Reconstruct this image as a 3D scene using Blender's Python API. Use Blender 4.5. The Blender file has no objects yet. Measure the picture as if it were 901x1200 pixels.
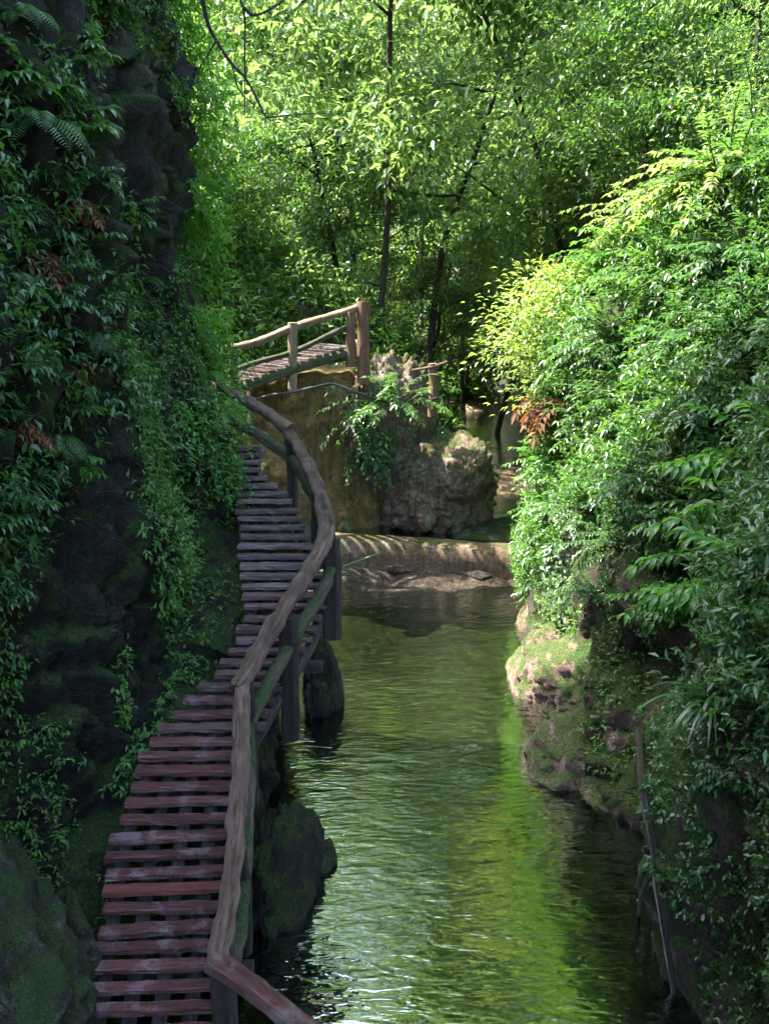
import bpy, bmesh, math, random
import numpy as np
from mathutils import Vector, Matrix
from mathutils.bvhtree import BVHTree

SC = bpy.context.scene
COL = SC.collection
rng = np.random.default_rng(7)
random.seed(7)
PI = math.pi

# ------------------------------------------------------------------ camera geometry
F = 1000.0
TH = math.atan2(260.0, 1000.0)
CT, ST = math.cos(TH), math.sin(TH)
CAM = Vector((0, 0, 6.5))
def ray(x, y):
    u, v = (x - 450.5) / F, (600 - y) / F
    return Vector((u, CT + v * ST, -ST + v * CT))
def at(x, y, Y):
    d = ray(x, y)
    return CAM + d * (Y / d.y)

# ------------------------------------------------------------------ noise
def _h(ix, iy, iz, seed):
    n = (ix * 374761393 + iy * 668265263 + iz * 2147483647 + seed * 1274126177) & 0xFFFFFFFF
    n = ((n ^ (n >> 13)) * 1274126177) & 0xFFFFFFFF
    n = ((n ^ (n >> 16)) * 2246822519) & 0xFFFFFFFF
    return ((n ^ (n >> 15)) & 0xFFFFFF) / float(0xFFFFFF) * 2 - 1
def vnoise(p, seed=0):
    p = np.asarray(p, float)
    i = np.floor(p).astype(np.int64); f = p - i
    f = f * f * f * (f * (f * 6 - 15) + 10)
    out = 0
    for dx in (0, 1):
        for dy in (0, 1):
            for dz in (0, 1):
                w = (f[..., 0] if dx else 1 - f[..., 0]) * (f[..., 1] if dy else 1 - f[..., 1]) * (f[..., 2] if dz else 1 - f[..., 2])
                out = out + w * _h(i[..., 0] + dx, i[..., 1] + dy, i[..., 2] + dz, seed)
    return out
def fbm(p, oct=5, seed=0, gain=0.5, ridge=False):
    p = np.asarray(p, float); a, s, out = 1.0, 1.0, 0
    for k in range(oct):
        n = vnoise(p * s + 17.3 * k, seed + k)
        if ridge: n = 1 - 2 * np.abs(n)
        out = out + a * n; a *= gain; s *= 2.03
    return out
def sstep(x): 
    x = np.clip(x, 0, 1); return x * x * (3 - 2 * x)

# ------------------------------------------------------------------ mesh helpers
class MB:
    """collects vertices, faces, material slots and uvs into one mesh"""
    def __init__(s): s.V = []; s.F = []; s.U = []; s.M = []; s.S = []; s.n = 0
    def add(s, V, F, mat=0, uv=None, smooth=True):
        V = np.asarray(V, float).reshape(-1, 3)
        if uv is None: uv = np.zeros((len(V), 2))
        s.V.append(V); s.U.append(uv)
        for f in (F if isinstance(F, list) else [F]):
            f = np.asarray(f, np.int64)
            if len(f): s.F.append(f + s.n); s.M.append(np.full(len(f), mat)); s.S.append(np.full(len(f), smooth))
        s.n += len(V); return s
    def mesh(s, name, mats):
        me = bpy.data.meshes.new(name)
        V = np.concatenate(s.V); U = np.concatenate(s.U)
        loops = np.concatenate([f.ravel() for f in s.F])
        tot = np.concatenate([np.full(len(f), f.shape[1]) for f in s.F])
        st = np.concatenate([[0], np.cumsum(tot)[:-1]])
        me.vertices.add(len(V)); me.vertices.foreach_set('co', V.ravel())
        me.loops.add(len(loops)); me.loops.foreach_set('vertex_index', loops.astype(np.int32))
        me.polygons.add(len(tot)); me.polygons.foreach_set('loop_start', st.astype(np.int32))
        me.polygons.foreach_set('loop_total', tot.astype(np.int32))
        me.polygons.foreach_set('material_index', np.concatenate(s.M).astype(np.int32))
        me.polygons.foreach_set('use_smooth', np.concatenate(s.S).astype(bool))
        uv = me.uv_layers.new(name='UVMap'); uv.data.foreach_set('uv', U[loops].ravel())
        for m in (mats if isinstance(mats, (list, tuple)) else [mats]): me.materials.append(m)
        me.update(calc_edges=True); me.validate()
        return me
    def obj(s, name, mats, parent=None, loc=(0, 0, 0)):
        o = bpy.data.objects.new(name, s.mesh(name, mats)); COL.objects.link(o)
        o.location = loc
        if parent: o.parent = parent
        return o
def tag(o, label=None, cat=None, group=None, kind=None):
    for k, v in (('label', label), ('category', cat), ('group', group), ('kind', kind)):
        if v: o[k] = v
    return o
def empty(name, loc=(0, 0, 0), rz=0):
    o = bpy.data.objects.new(name, None); COL.objects.link(o)
    o.location = loc; o.rotation_euler = (0, 0, rz); o.empty_display_size = .1
    return o
def copy_tree(o, parent=None):
    c = o.copy(); COL.objects.link(c)
    if parent: c.parent = parent
    for ch in list(o.children): copy_tree(ch, c)
    return c
def norm(a): return a / np.maximum(np.linalg.norm(a, axis=-1, keepdims=True), 1e-9)

def grid_faces(n, m):
    i = np.arange(n - 1)[:, None] * m + np.arange(m - 1)[None]
    return np.stack([i, i + 1, i + m + 1, i + m], -1).reshape(-1, 4)

def tube(mb, pts, rad, sides=10, mat=0, bump=0.0, seed=0, cap=True, sub=1):
    P = np.asarray(pts, float)
    if np.isscalar(rad): rad = [rad] * len(P)
    R = np.asarray(rad, float)
    if sub > 1:                                    # Catmull-Rom resample
        Q, RR = [], []
        E = np.vstack([2 * P[0] - P[1], P, 2 * P[-1] - P[-2]])
        for i in range(len(P) - 1):
            p0, p1, p2, p3 = E[i:i + 4]
            for k in range(sub):
                t = k / sub
                Q.append(.5 * (2 * p1 + (p2 - p0) * t + (2 * p0 - 5 * p1 + 4 * p2 - p3) * t * t + (3 * p1 - p0 - 3 * p2 + p3) * t ** 3))
                RR.append(R[i] + (R[i + 1] - R[i]) * t)
        Q.append(P[-1]); RR.append(R[-1]); P, R = np.array(Q), np.array(RR)
    T = norm(np.gradient(P, axis=0))
    up = np.array([0, 0, 1.]) if abs(T[0][2]) < .9 else np.array([1., 0, 0])
    Nn = norm(np.cross(T, up)[None])[0]; N = []
    for i in range(len(P)):
        v = (N[-1] if N else Nn[i]); v = v - T[i] * np.dot(v, T[i]); N.append(v / max(np.linalg.norm(v), 1e-9))
    N = np.array(N); B = np.cross(T, N)
    a = np.linspace(0, 2 * PI, sides, endpoint=False)
    ring = N[:, None] * np.cos(a)[None, :, None] + B[:, None] * np.sin(a)[None, :, None]
    V = P[:, None] + ring * R[:, None, None]
    if bump:
        V = V + ring * (fbm(V * 5 / max(.3, R.mean() * 8), 3, seed) * bump)[..., None]
    L = np.concatenate([[0], np.cumsum(np.linalg.norm(np.diff(P, axis=0), axis=1))])
    n = len(P)
    uv = np.stack([np.broadcast_to(a[None] / (2 * PI), (n, sides)), np.broadcast_to(L[:, None], (n, sides))], -1).reshape(-1, 2)
    i = np.arange(n - 1)[:, None] * sides; j = np.arange(sides)[None]; j2 = (j + 1) % sides
    Fq = np.stack([i + j, i + j2, i + sides + j2, i + sides + j], -1).reshape(-1, 4)
    mb.add(V.reshape(-1, 3), Fq, mat, uv)
    if cap:
        for e, c in ((0, P[0]), (n - 1, P[-1])):
            vv = np.vstack([V[e], c[None]]); k = np.arange(sides)
            f = np.stack([k, (k + 1) % sides, np.full(sides, sides)], -1)
            mb.add(vv, f if e else f[:, ::-1], mat, np.full((sides + 1, 2), L[e]), smooth=False)
    return mb

def box(mb, c, ax, ay, az, hx, hy, hz, mat=0, bev=.006, jit=0.0, seed=0, n=1):
    """box with chamfered long edges; split n times along x and roughened"""
    r = np.random.default_rng(seed)
    c, ax, ay, az = [np.asarray(v, float) for v in (c, ax, ay, az)]
    prof = [(-hy + bev, -hz), (hy - bev, -hz), (hy, -hz + bev), (hy, hz - bev), (hy - bev, hz), (-hy + bev, hz), (-hy, hz - bev), (-hy, -hz + bev)]
    xs = np.linspace(-hx, hx, n + 1); V = []; U = []
    for x in xs:
        for (y, z) in prof:
            V.append(c + ax * (x + r.normal() * jit * .3) + ay * (y + r.normal() * jit) + az * (z + r.normal() * jit)); U.append((y + z * 1.3, x))
    V = np.array(V); k = len(prof)
    i = np.arange(n)[:, None] * k; j = np.arange(k)[None]; j2 = (j + 1) % k
    Fq = np.stack([i + j, i + j2, i + k + j2, i + k + j], -1).reshape(-1, 4)
    mb.add(V, Fq, mat, np.array(U), smooth=False)
    for e, s in ((0, -1), (n, 1)):
        idx = np.arange(k)[None]; mb.add(V[e * k:(e + 1) * k], idx if s > 0 else idx[:, ::-1], mat, np.array(U[e * k:(e + 1) * k]), smooth=False)
    return mb

def rock(mb, loc, size, seed, sub=5, amp=.35, fine=.08, rot=0, flat=0, mat=0, fr=1.3):
    bm = bmesh.new(); bmesh.ops.create_icosphere(bm, subdivisions=sub, radius=1)
    V = np.array([v.co for v in bm.verts]); Fc = np.array([[v.index for v in f.verts] for f in bm.faces]); bm.free()
    d = 1 + amp * fbm(V * fr, 3, seed) + fine * fbm(V * 5, 4, seed + 9, ridge=True) - .1 * np.abs(vnoise(V * 2.3, seed + 3))
    V = V * d[:, None]
    rr = np.random.default_rng(seed); pn = norm(rr.normal(size=(18, 3))); po = rr.uniform(.68, .98, 18)
    for a_, o_ in zip(pn, po):
        e_ = V @ a_ - o_; V = V - a_ * (np.maximum(e_, 0) * .62)[:, None]
    V = V + norm(V) * (fine * .55 * fbm(V * 8, 5, seed + 5, .6))[:, None]
    if flat: V[:, 2] = np.maximum(V[:, 2], -flat)
    V = V * np.asarray(size); c, s = math.cos(rot), math.sin(rot)
    V = V @ np.array([[c, s, 0], [-s, c, 0], [0, 0, 1]])
    mb.add(V + np.asarray(loc), Fc, mat); return mb

# leaf templates: verts along +x (length 1), y width (1), z normal
L5 = (np.array([[0, 0, 0], [.42, .5, .10], [.42, -.5, .10], [.45, 0, 0], [1, 0, -.16]]), [np.array([[0, 2, 4, 3], [0, 3, 4, 1]])])
def _l11():
    V = [[0, 0, 0]]
    for x, w in ((.18, .30), (.48, .5), (.78, .30)):
        z = .10 * math.sin(x * PI) - .22 * x * x
        V += [[x, w, z + .10 * w * 2], [x, 0, z], [x, -w, z + .10 * w * 2]]
    V.append([1, 0, -.25])
    q = [[1, 2, 5, 4], [2, 3, 6, 5], [4, 5, 8, 7], [5, 6, 9, 8]]
    t = [[0, 2, 1], [0, 3, 2], [7, 8, 10], [8, 9, 10]]
    return np.array(V), [np.array(q), np.array(t)]
L11 = _l11()
def leaves(mb, O, D, N, L, W, tpl=L5, mat=0):
    O, D, N = np.asarray(O, float), norm(np.asarray(D, float)), np.asarray(N, float)
    if len(O) == 0: return mb
    Yv = norm(np.cross(N, D)); Z = np.cross(D, Yv)
    T, fs = tpl; L = np.broadcast_to(L, (len(O),)); W = np.broadcast_to(W, (len(O),))
    V = O[:, None] + D[:, None] * (T[None, :, 0:1] * L[:, None, None]) + Yv[:, None] * (T[None, :, 1:2] * W[:, None, None]) + Z[:, None] * (T[None, :, 2:3] * L[:, None, None])
    k = len(T); base = (np.arange(len(O)) * k)[:, None, None]
    mb.add(V.reshape(-1, 3), [(base + f[None]).reshape(-1, f.shape[1]) for f in fs], mat, np.tile(T[:, :2], (len(O), 1)))
    return mb

# ------------------------------------------------------------------ materials
class NT:
    def __init__(s, name, world=False):
        s.m = bpy.data.materials.new(name); s.m.use_nodes = True; s.t = s.m.node_tree; s.t.nodes.clear()
    def n(s, typ, **kw):
        nd = s.t.nodes.new('ShaderNode' + typ)
        for k, v in kw.items():
            if hasattr(nd, k) and not k[0].isupper(): setattr(nd, k, v)
        return nd
    def l(s, a, b): s.t.links.new(a, b)
    def val(s, sock, v):
        if hasattr(v, 'is_output') or isinstance(v, bpy.types.NodeSocket): s.l(v, sock)
        else: sock.default_value = v if not (isinstance(v, tuple) and len(v) == 3 and sock.type == 'RGBA') else (*v, 1)
    def coord(s, out='Object', scale=(1, 1, 1), rot=(0, 0, 0)):
        c = s.n('TexCoord'); m = s.n('Mapping'); m.inputs['Scale'].default_value = scale; m.inputs['Rotation'].default_value = rot
        s.l(c.outputs[out], m.inputs[0]); return m.outputs[0]
    def noise(s, vec, scale, det=6, rough=.6, dist=0):
        nd = s.n('TexNoise'); s.l(vec, nd.inputs['Vector']); nd.inputs['Scale'].default_value = scale
        nd.inputs['Detail'].default_value = det; nd.inputs['Roughness'].default_value = rough; nd.inputs['Distortion'].default_value = dist
        return nd.outputs['Fac']
    def ramp(s, fac, stops):
        r = s.n('ValToRGB'); e = r.color_ramp.elements
        while len(e) < len(stops): e.new(.5)
        for el, (p, c) in zip(e, stops): el.position = p; el.color = (*c, 1) if len(c) == 3 else c
        s.l(fac, r.inputs[0]); return r.outputs[0]
    def math(s, op, a, b=0.0, clamp=False):
        m = s.n('Math', operation=op); m.use_clamp = clamp; s.val(m.inputs[0], a); s.val(m.inputs[1], b); return m.outputs[0]
    def mix(s, f, a, b, bt='MIX'):
        m = s.n('Mix'); m.data_type = 'RGBA'; m.blend_type = bt
        s.val(m.inputs[0], f); s.val(m.inputs[6], a); s.val(m.inputs[7], b); return m.outputs[2]
    def bump(s, h, st=.5, d=.05, nrm=None):
        b = s.n('Bump'); b.inputs['Strength'].default_value = st; b.inputs['Distance'].default_value = d; s.l(h, b.inputs['Height'])
        if nrm: s.l(nrm, b.inputs['Normal'])
        return b.outputs[0]
    def pbr(s, col, rough=.7, nrm=None, spec=.5):
        p = s.n('BsdfPrincipled'); s.val(p.inputs['Base Color'], col); s.val(p.inputs['Roughness'], rough); p.inputs['Specular IOR Level'].default_value = spec
        if nrm: s.l(nrm, p.inputs['Normal'])
        return p.outputs[0]
    def out(s, sh, vol=None):
        o = s.n('OutputMaterial')
        if sh: s.l(sh, o.inputs[0])
        if vol: s.l(vol, o.inputs[1])
        return s.m

def leaf_mat(name, stops, trans=(.25, .5, .04), tf=.42, rough=.38, spec=.5, bump=True):
    t = NT(name); g = t.n('NewGeometry'); oi = t.n('ObjectInfo')
    r = t.math('ADD', t.math('MULTIPLY', g.outputs['Random Per Island'], .82), t.math('MULTIPLY', oi.outputs['Random'], .18))
    pat = t.noise(t.coord('Object'), .9, 3)
    r = t.math('ADD', t.math('MULTIPLY', r, .62), t.math('MULTIPLY', pat, .42), True)
    col = t.ramp(r, stops)
    uv = t.n('TexCoord').outputs['UV']; sp = t.n('SeparateXYZ'); t.l(uv, sp.inputs[0])
    rib = t.math('LESS_THAN', t.math('ABSOLUTE', sp.outputs[1]), .035)
    col = t.mix(t.math('MULTIPLY', rib, .35), col, (.22, .32, .10))
    p = t.pbr(col, rough, None, spec)
    tr = t.n('BsdfTranslucent'); tc = t.mix(.65, col, trans, 'MIX'); t.l(tc, tr.inputs[0])
    mx = t.n('MixShader'); mx.inputs[0].default_value = tf; t.l(p, mx.inputs[1]); t.l(tr.outputs[0], mx.inputs[2])
    return t.out(mx.outputs[0])
LF = dict(
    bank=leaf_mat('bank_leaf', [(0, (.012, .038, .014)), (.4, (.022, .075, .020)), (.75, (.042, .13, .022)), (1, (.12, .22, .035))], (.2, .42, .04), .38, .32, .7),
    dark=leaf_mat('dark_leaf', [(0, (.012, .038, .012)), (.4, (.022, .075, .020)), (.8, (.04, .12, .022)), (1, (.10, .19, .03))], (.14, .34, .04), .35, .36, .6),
    fresh=leaf_mat('fresh_leaf', [(0, (.022, .085, .012)), (.5, (.038, .155, .016)), (1, (.09, .26, .025))], (.2, .5, .03), .45),
    sunny=leaf_mat('sun_painted_leaf', [(0, (.05, .13, .02)), (.5, (.13, .23, .05)), (1, (.38, .40, .18))], (.45, .62, .08), .45, .32),  # sunlight highlights painted into paler leaf colours
    wood=leaf_mat('woodland_leaf', [(0, (.014, .05, .022)), (.35, (.03, .10, .026)), (.7, (.075, .17, .03)), (1, (.26, .32, .08))], (.35, .54, .13), .47, .28, .8),
    moss=leaf_mat('moss_leaf', [(0, (.014, .04, .01)), (.5, (.04, .12, .015)), (1, (.11, .24, .02))], (.12, .3, .02), .3, .6),
    dead=leaf_mat('dead_leaf', [(0, (.06, .02, .01)), (.5, (.13, .045, .02)), (1, (.22, .10, .04))], (.3, .1, .03), .3, .7),
)

def rock_mat(name, cols, moss=.5, mosscol=((.012, .035, .008), (.05, .10, .016)), sc=1.0, rough=(.35, .85), zup=.6, spec=.28):
    t = NT(name); c = t.coord('Object', (sc, sc, sc))
    n1 = t.noise(c, 1.2, 8, .65); n2 = t.noise(c, 7, 8, .7); n3 = t.noise(c, 28, 5, .7)
    f = t.math('ADD', t.math('MULTIPLY', n1, .5), t.math('MULTIPLY', n2, .5))
    col = t.ramp(f, [(.3, cols[0]), (.5, cols[1]), (.68, cols[2])])
    st = t.noise(t.coord('Object', (3.5 * sc, 3.5 * sc, .35 * sc)), 1.6, 5, .6)     # water runs
    col = t.mix(t.math('MULTIPLY', t.ramp(st, [(.48, (0, 0, 0)), (.66, (1, 1, 1))]), .55), col, tuple(x * .35 for x in cols[0]))
    vo = t.n('TexVoronoi'); vo.feature = 'DISTANCE_TO_EDGE'; vo.inputs['Scale'].default_value = 1.7; t.l(t.mix(.12, c, n2, 'ADD'), vo.inputs['Vector'])
    crack = t.ramp(vo.outputs['Distance'], [(0, (0, 0, 0)), (.035, (1, 1, 1))])
    g = t.n('NewGeometry'); s = t.n('SeparateXYZ'); t.l(g.outputs['Normal'], s.inputs[0])
    m = t.math('ADD', t.math('MULTIPLY', s.outputs[2], zup), t.math('MULTIPLY', t.math('SUBTRACT', t.noise(c, 1.9, 7, .68), .5), 3.2))
    m = t.math('ADD', m, moss * 2 - 1)
    mk = t.ramp(m, [(.02, (0, 0, 0)), (.35, (1, 1, 1))])
    mc = t.ramp(n3, [(.3, mosscol[0]), (.7, mosscol[1])])
    col = t.mix(mk, col, mc)
    col = t.mix(.55, col, t.ramp(n3, [(.32, (.25, .25, .25)), (.5, (.55, .55, .55)), (.68, (1, 1, 1))]), 'OVERLAY')
    h = t.math('ADD', t.math('MULTIPLY', n2, .9), t.math('MULTIPLY', n3, .6))
    h = t.math('ADD', h, t.math('MULTIPLY', crack, .12))
    rg = t.ramp(n2, [(.35, (rough[0],) * 3), (.65, (rough[1],) * 3)])
    rg = t.mix(mk, rg, (.9, .9, .9))
    return t.out(t.pbr(col, rg, t.bump(h, 1.0, .09), spec))
M = {}
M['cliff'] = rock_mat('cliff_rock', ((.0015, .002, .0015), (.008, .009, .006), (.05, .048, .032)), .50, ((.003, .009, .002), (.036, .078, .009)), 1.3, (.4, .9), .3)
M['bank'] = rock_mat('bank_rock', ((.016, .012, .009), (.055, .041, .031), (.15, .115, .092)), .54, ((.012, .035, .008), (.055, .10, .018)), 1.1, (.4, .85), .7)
M['pink'] = rock_mat('pink_rock', ((.09, .055, .042), (.28, .185, .15), (.5, .40, .36)), .40, ((.025, .05, .012), (.12, .16, .045)), 1.6, (.4, .85), .9)
M['grey'] = rock_mat('grey_boulder', ((.045, .03, .018), (.20, .145, .10), (.56, .49, .44)), .32, ((.03, .05, .01), (.10, .13, .03)), 2.0, (.45, .9), .8)
M['mossy'] = rock_mat('mossy_rock', ((.006, .007, .004), (.034, .036, .022), (.19, .19, .13)), .50, ((.006, .020, .004), (.05, .095, .016)), 2.2, (.4, .9), .45)
M['wetstone'] = rock_mat('wet_ledge_stone', ((.02, .016, .012), (.07, .056, .043), (.20, .17, .15)), .12, ((.03, .05, .01), (.08, .11, .03)), 2.4, (.06, .3), .1, .6)
M['slab'] = rock_mat('mossy_slab', ((.04, .04, .035), (.12, .115, .10), (.26, .25, .23)), .42, ((.02, .045, .008), (.06, .11, .02)), 1.6, (.5, .9), .5)
M['ochre'] = rock_mat('ochre_wall', ((.075, .05, .02), (.25, .17, .066), (.36, .255, .11)), .40, ((.03, .042, .01), (.09, .10, .025)), 1.5, (.6, .9), .3)
M['concrete'] = rock_mat('weathered_concrete', ((.08, .05, .028), (.20, .14, .09), (.48, .41, .33)), .34, ((.03, .05, .01), (.10, .13, .03)), 2.0, (.5, .9), .5)

def wood_mat(name, cols, rough=.5, ring=26, bumpd=.012, moss=0, worn=None):
    t = NT(name); oi = t.n('ObjectInfo')
    c = t.n('TexCoord').outputs['UV']; mp = t.n('Mapping'); t.l(c, mp.inputs[0])
    cb = t.n('CombineXYZ'); t.l(t.math('MULTIPLY', oi.outputs['Random'], 37.0), cb.inputs[0]); t.l(t.math('MULTIPLY', oi.outputs['Random'], 91.0), cb.inputs[1]); t.l(cb.outputs[0], mp.inputs[1])
    mp.inputs['Scale'].default_value = (ring * .5, 2.2, 1)
    na = t.noise(mp.outputs[0], 1.0, 8, .7, .6); mp2 = t.n('Mapping'); t.l(mp.outputs[0], mp2.inputs[0]); mp2.inputs['Scale'].default_value = (2.6, .8, 1)
    n1 = t.ramp(t.math('ADD', t.math('MULTIPLY', na, .45), t.math('MULTIPLY', t.noise(mp2.outputs[0], 1.5, 9, .75, .3), .55)), [(.36, (0, 0, 0)), (.64, (1, 1, 1))])
    oc = t.coord('Object'); n2 = t.noise(oc, 5, 5, .6); n3 = t.noise(oc, 40, 4, .6)
    f = t.math('ADD', t.math('MULTIPLY', n1, .65), t.math('MULTIPLY', n2, .35))
    f = t.math('ADD', f, t.math('MULTIPLY', t.math('SUBTRACT', oi.outputs['Random'], .5), .22))
    col = t.ramp(f, [(.22, cols[0]), (.5, cols[1]), (.78, cols[2])])
    if worn:
        wk = t.ramp(t.noise(oc, 3.2, 6, .7), [(.52, (0, 0, 0)), (.62, (1, 1, 1))]); col = t.mix(t.math('MULTIPLY', wk, .75), col, worn)
    r = rough
    if moss:
        g = t.n('NewGeometry'); s = t.n('SeparateXYZ'); t.l(g.outputs['Normal'], s.inputs[0])
        m = t.math('ADD', t.math('MULTIPLY', t.math('SUBTRACT', t.noise(oc, 2.2, 6, .65), .5), 3), t.math('ADD', t.math('MULTIPLY', s.outputs[2], .35), moss * 2 - 1))
        mk = t.ramp(m, [(0, (0, 0, 0)), (.4, (1, 1, 1))]); col = t.mix(mk, col, t.ramp(n3, [(.35, (.006, .016, .003)), (.65, (.055, .10, .018))]))
        r = t.mix(mk, (rough,) * 3, (.9,) * 3)
    return t.out(t.pbr(col, r, t.bump(t.math('ADD', n1, t.math('MULTIPLY', n3, .5)), 1.0, bumpd)))
M['plank_red'] = wood_mat('wet_red_plank', ((.020, .007, .008), (.066, .020, .019), (.135, .056, .052)), .19, 60, .006, 0, (.14, .10, .105))
M['plank_mid'] = wood_mat('mauve_plank', ((.022, .011, .012), (.066, .034, .034), (.14, .09, .088)), .22, 60, .006, 0, (.14, .11, .115))
M['plank_bright'] = wood_mat('bright_red_plank', ((.055, .014, .010), (.13, .034, .022), (.2, .075, .055)), .32, 60, .006)
M['plank_grey'] = wood_mat('grey_plank', ((.020, .015, .015), (.066, .050, .050), (.16, .135, .135)), .24, 60, .006, 0, (.11, .06, .055))
M['log'] = wood_mat('weathered_log', ((.014, .008, .005), (.095, .055, .034), (.25, .175, .125)), .42, 14, .035, .10, (.16, .085, .07))
M['bearer'] = wood_mat('wet_bearer', ((.02, .016, .016), (.05, .04, .04), (.12, .10, .10)), .3, 14, .02, .1)
M['log_red'] = wood_mat('red_log', ((.05, .016, .014), (.14, .05, .042), (.24, .14, .12)), .4, 14, .03, 0, (.20, .16, .14))
M['log_moss'] = wood_mat('mossy_log', ((.02, .015, .010), (.07, .052, .032), (.15, .12, .08)), .7, 14, .03, .56)
M['post'] = wood_mat('dark_post', ((.006, .004, .003), (.018, .013, .010), (.045, .034, .026)), .6, 18, .02, .2)
M['far_log'] = wood_mat('tan_log', ((.08, .05, .028), (.20, .135, .08), (.33, .25, .16)), .6, 14, .02, .15)
M['far_post'] = wood_mat('reddish_post', ((.06, .03, .016), (.15, .075, .04), (.24, .14, .08)), .65, 14, .02, .2)
M['bark'] = wood_mat('tree_bark', ((.012, .010, .007), (.04, .032, .024), (.09, .075, .06)), .8, 12, .04, .35)
M['bark_pale'] = wood_mat('pale_bark', ((.2, .17, .13), (.42, .38, .32), (.6, .56, .5)), .7, 12, .01)
M['twig'] = wood_mat('twig_bark', ((.012, .01, .009), (.03, .024, .02), (.06, .05, .04)), .8, 12, .01)
M['stem'] = wood_mat('green_stem', ((.02, .035, .012), (.04, .07, .02), (.07, .10, .03)), .6, 12, .005)
M['ink'] = NT('black_rubber').m; M['ink'].node_tree.nodes.clear()
_t = NT('black_hose'); M['ink'] = _t.out(_t.pbr((.015, .016, .018), .4, _t.bump(_t.noise(_t.coord('Object'), 60, 3), .3, .004)))

def ground_mat():
    t = NT('forest_ground'); c = t.coord('Object')
    n1, n2, n3 = t.noise(c, .5, 8, .65), t.noise(c, 5, 7, .7), t.noise(c, 22, 5, .7)
    vo = t.n('TexVoronoi'); vo.inputs['Scale'].default_value = 7; t.l(c, vo.inputs['Vector'])
    g = t.n('NewGeometry'); s = t.n('SeparateXYZ'); t.l(g.outputs['Normal'], s.inputs[0])
    flat = t.ramp(s.outputs[2], [(.80, (0, 0, 0)), (.95, (1, 1, 1))])
    soil = t.ramp(n2, [(.3, (.025, .022, .014)), (.55, (.06, .05, .03)), (.7, (.12, .11, .09))])
    soil = t.mix(t.ramp(n1, [(.42, (0, 0, 0)), (.58, (1, 1, 1))]), soil, t.ramp(n3, [(.3, (.015, .035, .01)), (.7, (.05, .09, .02))]))
    vs = t.n('SeparateColor'); t.l(vo.outputs['Color'], vs.inputs[0])
    grav = t.mix(.6, t.ramp(n2, [(.3, (.10, .07, .035)), (.6, (.26, .19, .11)), (.75, (.38, .31, .22))]), t.ramp(vs.outputs[0], [(0, (.2, .2, .2)), (1, (.8, .78, .74))]), 'OVERLAY')
    grav = t.mix(t.ramp(n1, [(.52, (0, 0, 0)), (.64, (.6, .6, .6))]), grav, (.10, .075, .04))
    col = t.mix(flat, soil, grav)
    h = t.math('ADD', t.math('MULTIPLY', n2, .8), t.math('SUBTRACT', t.math('MULTIPLY', n3, .4), t.math('MULTIPLY', vo.outputs['Distance'], .5)))
    return t.out(t.pbr(col, .75, t.bump(h, .8, .08)))
M['ground'] = ground_mat()

def water_mat(name, amp, tint):
    t = NT(name)
    w1 = t.noise(t.coord('Object', (1.0, 2.4, 1), (0, 0, .12)), 1.3, 2, .5, .8)
    w2 = t.noise(t.coord('Object', (1.0, 3.2, 1), (0, 0, -.14)), 3.4, 2, .5, .8)
    w3 = t.noise(t.coord('Object', (1.0, 2.6, 1)), 9, 2, .5)
    calm = t.ramp(t.noise(t.coord('Object'), .35, 2), [(.35, (.35, .35, .35)), (.6, (1, 1, 1))])
    h = t.math('ADD', t.math('ADD', t.math('MULTIPLY', w1, 1.0), t.math('MULTIPLY', w2, .6)), t.math('MULTIPLY', w3, .10))
    h = t.math('MULTIPLY', h, calm)
    b = t.bump(h, amp, .1)
    fr = t.n('Fresnel'); fr.inputs[0].default_value = 1.33; t.l(b, fr.inputs['Normal'])
    fac = t.math('ADD', t.math('MULTIPLY', fr.outputs[0], 2.0), .20, True)
    gl = t.n('BsdfGlossy'); gl.inputs['Roughness'].default_value = .03; t.l(b, gl.inputs['Normal']); gl.inputs[0].default_value = (.95, 1, .97, 1)
    tr = t.n('BsdfTransparent'); tr.inputs[0].default_value = (*tint, 1)
    mx = t.n('MixShader'); t.l(fac, mx.inputs[0]); t.l(tr.outputs[0], mx.inputs[1]); t.l(gl.outputs[0], mx.inputs[2])
    return t.out(mx.outputs[0])
M['water'] = water_mat('stream_water', .27, (.22, .31, .23))

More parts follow.
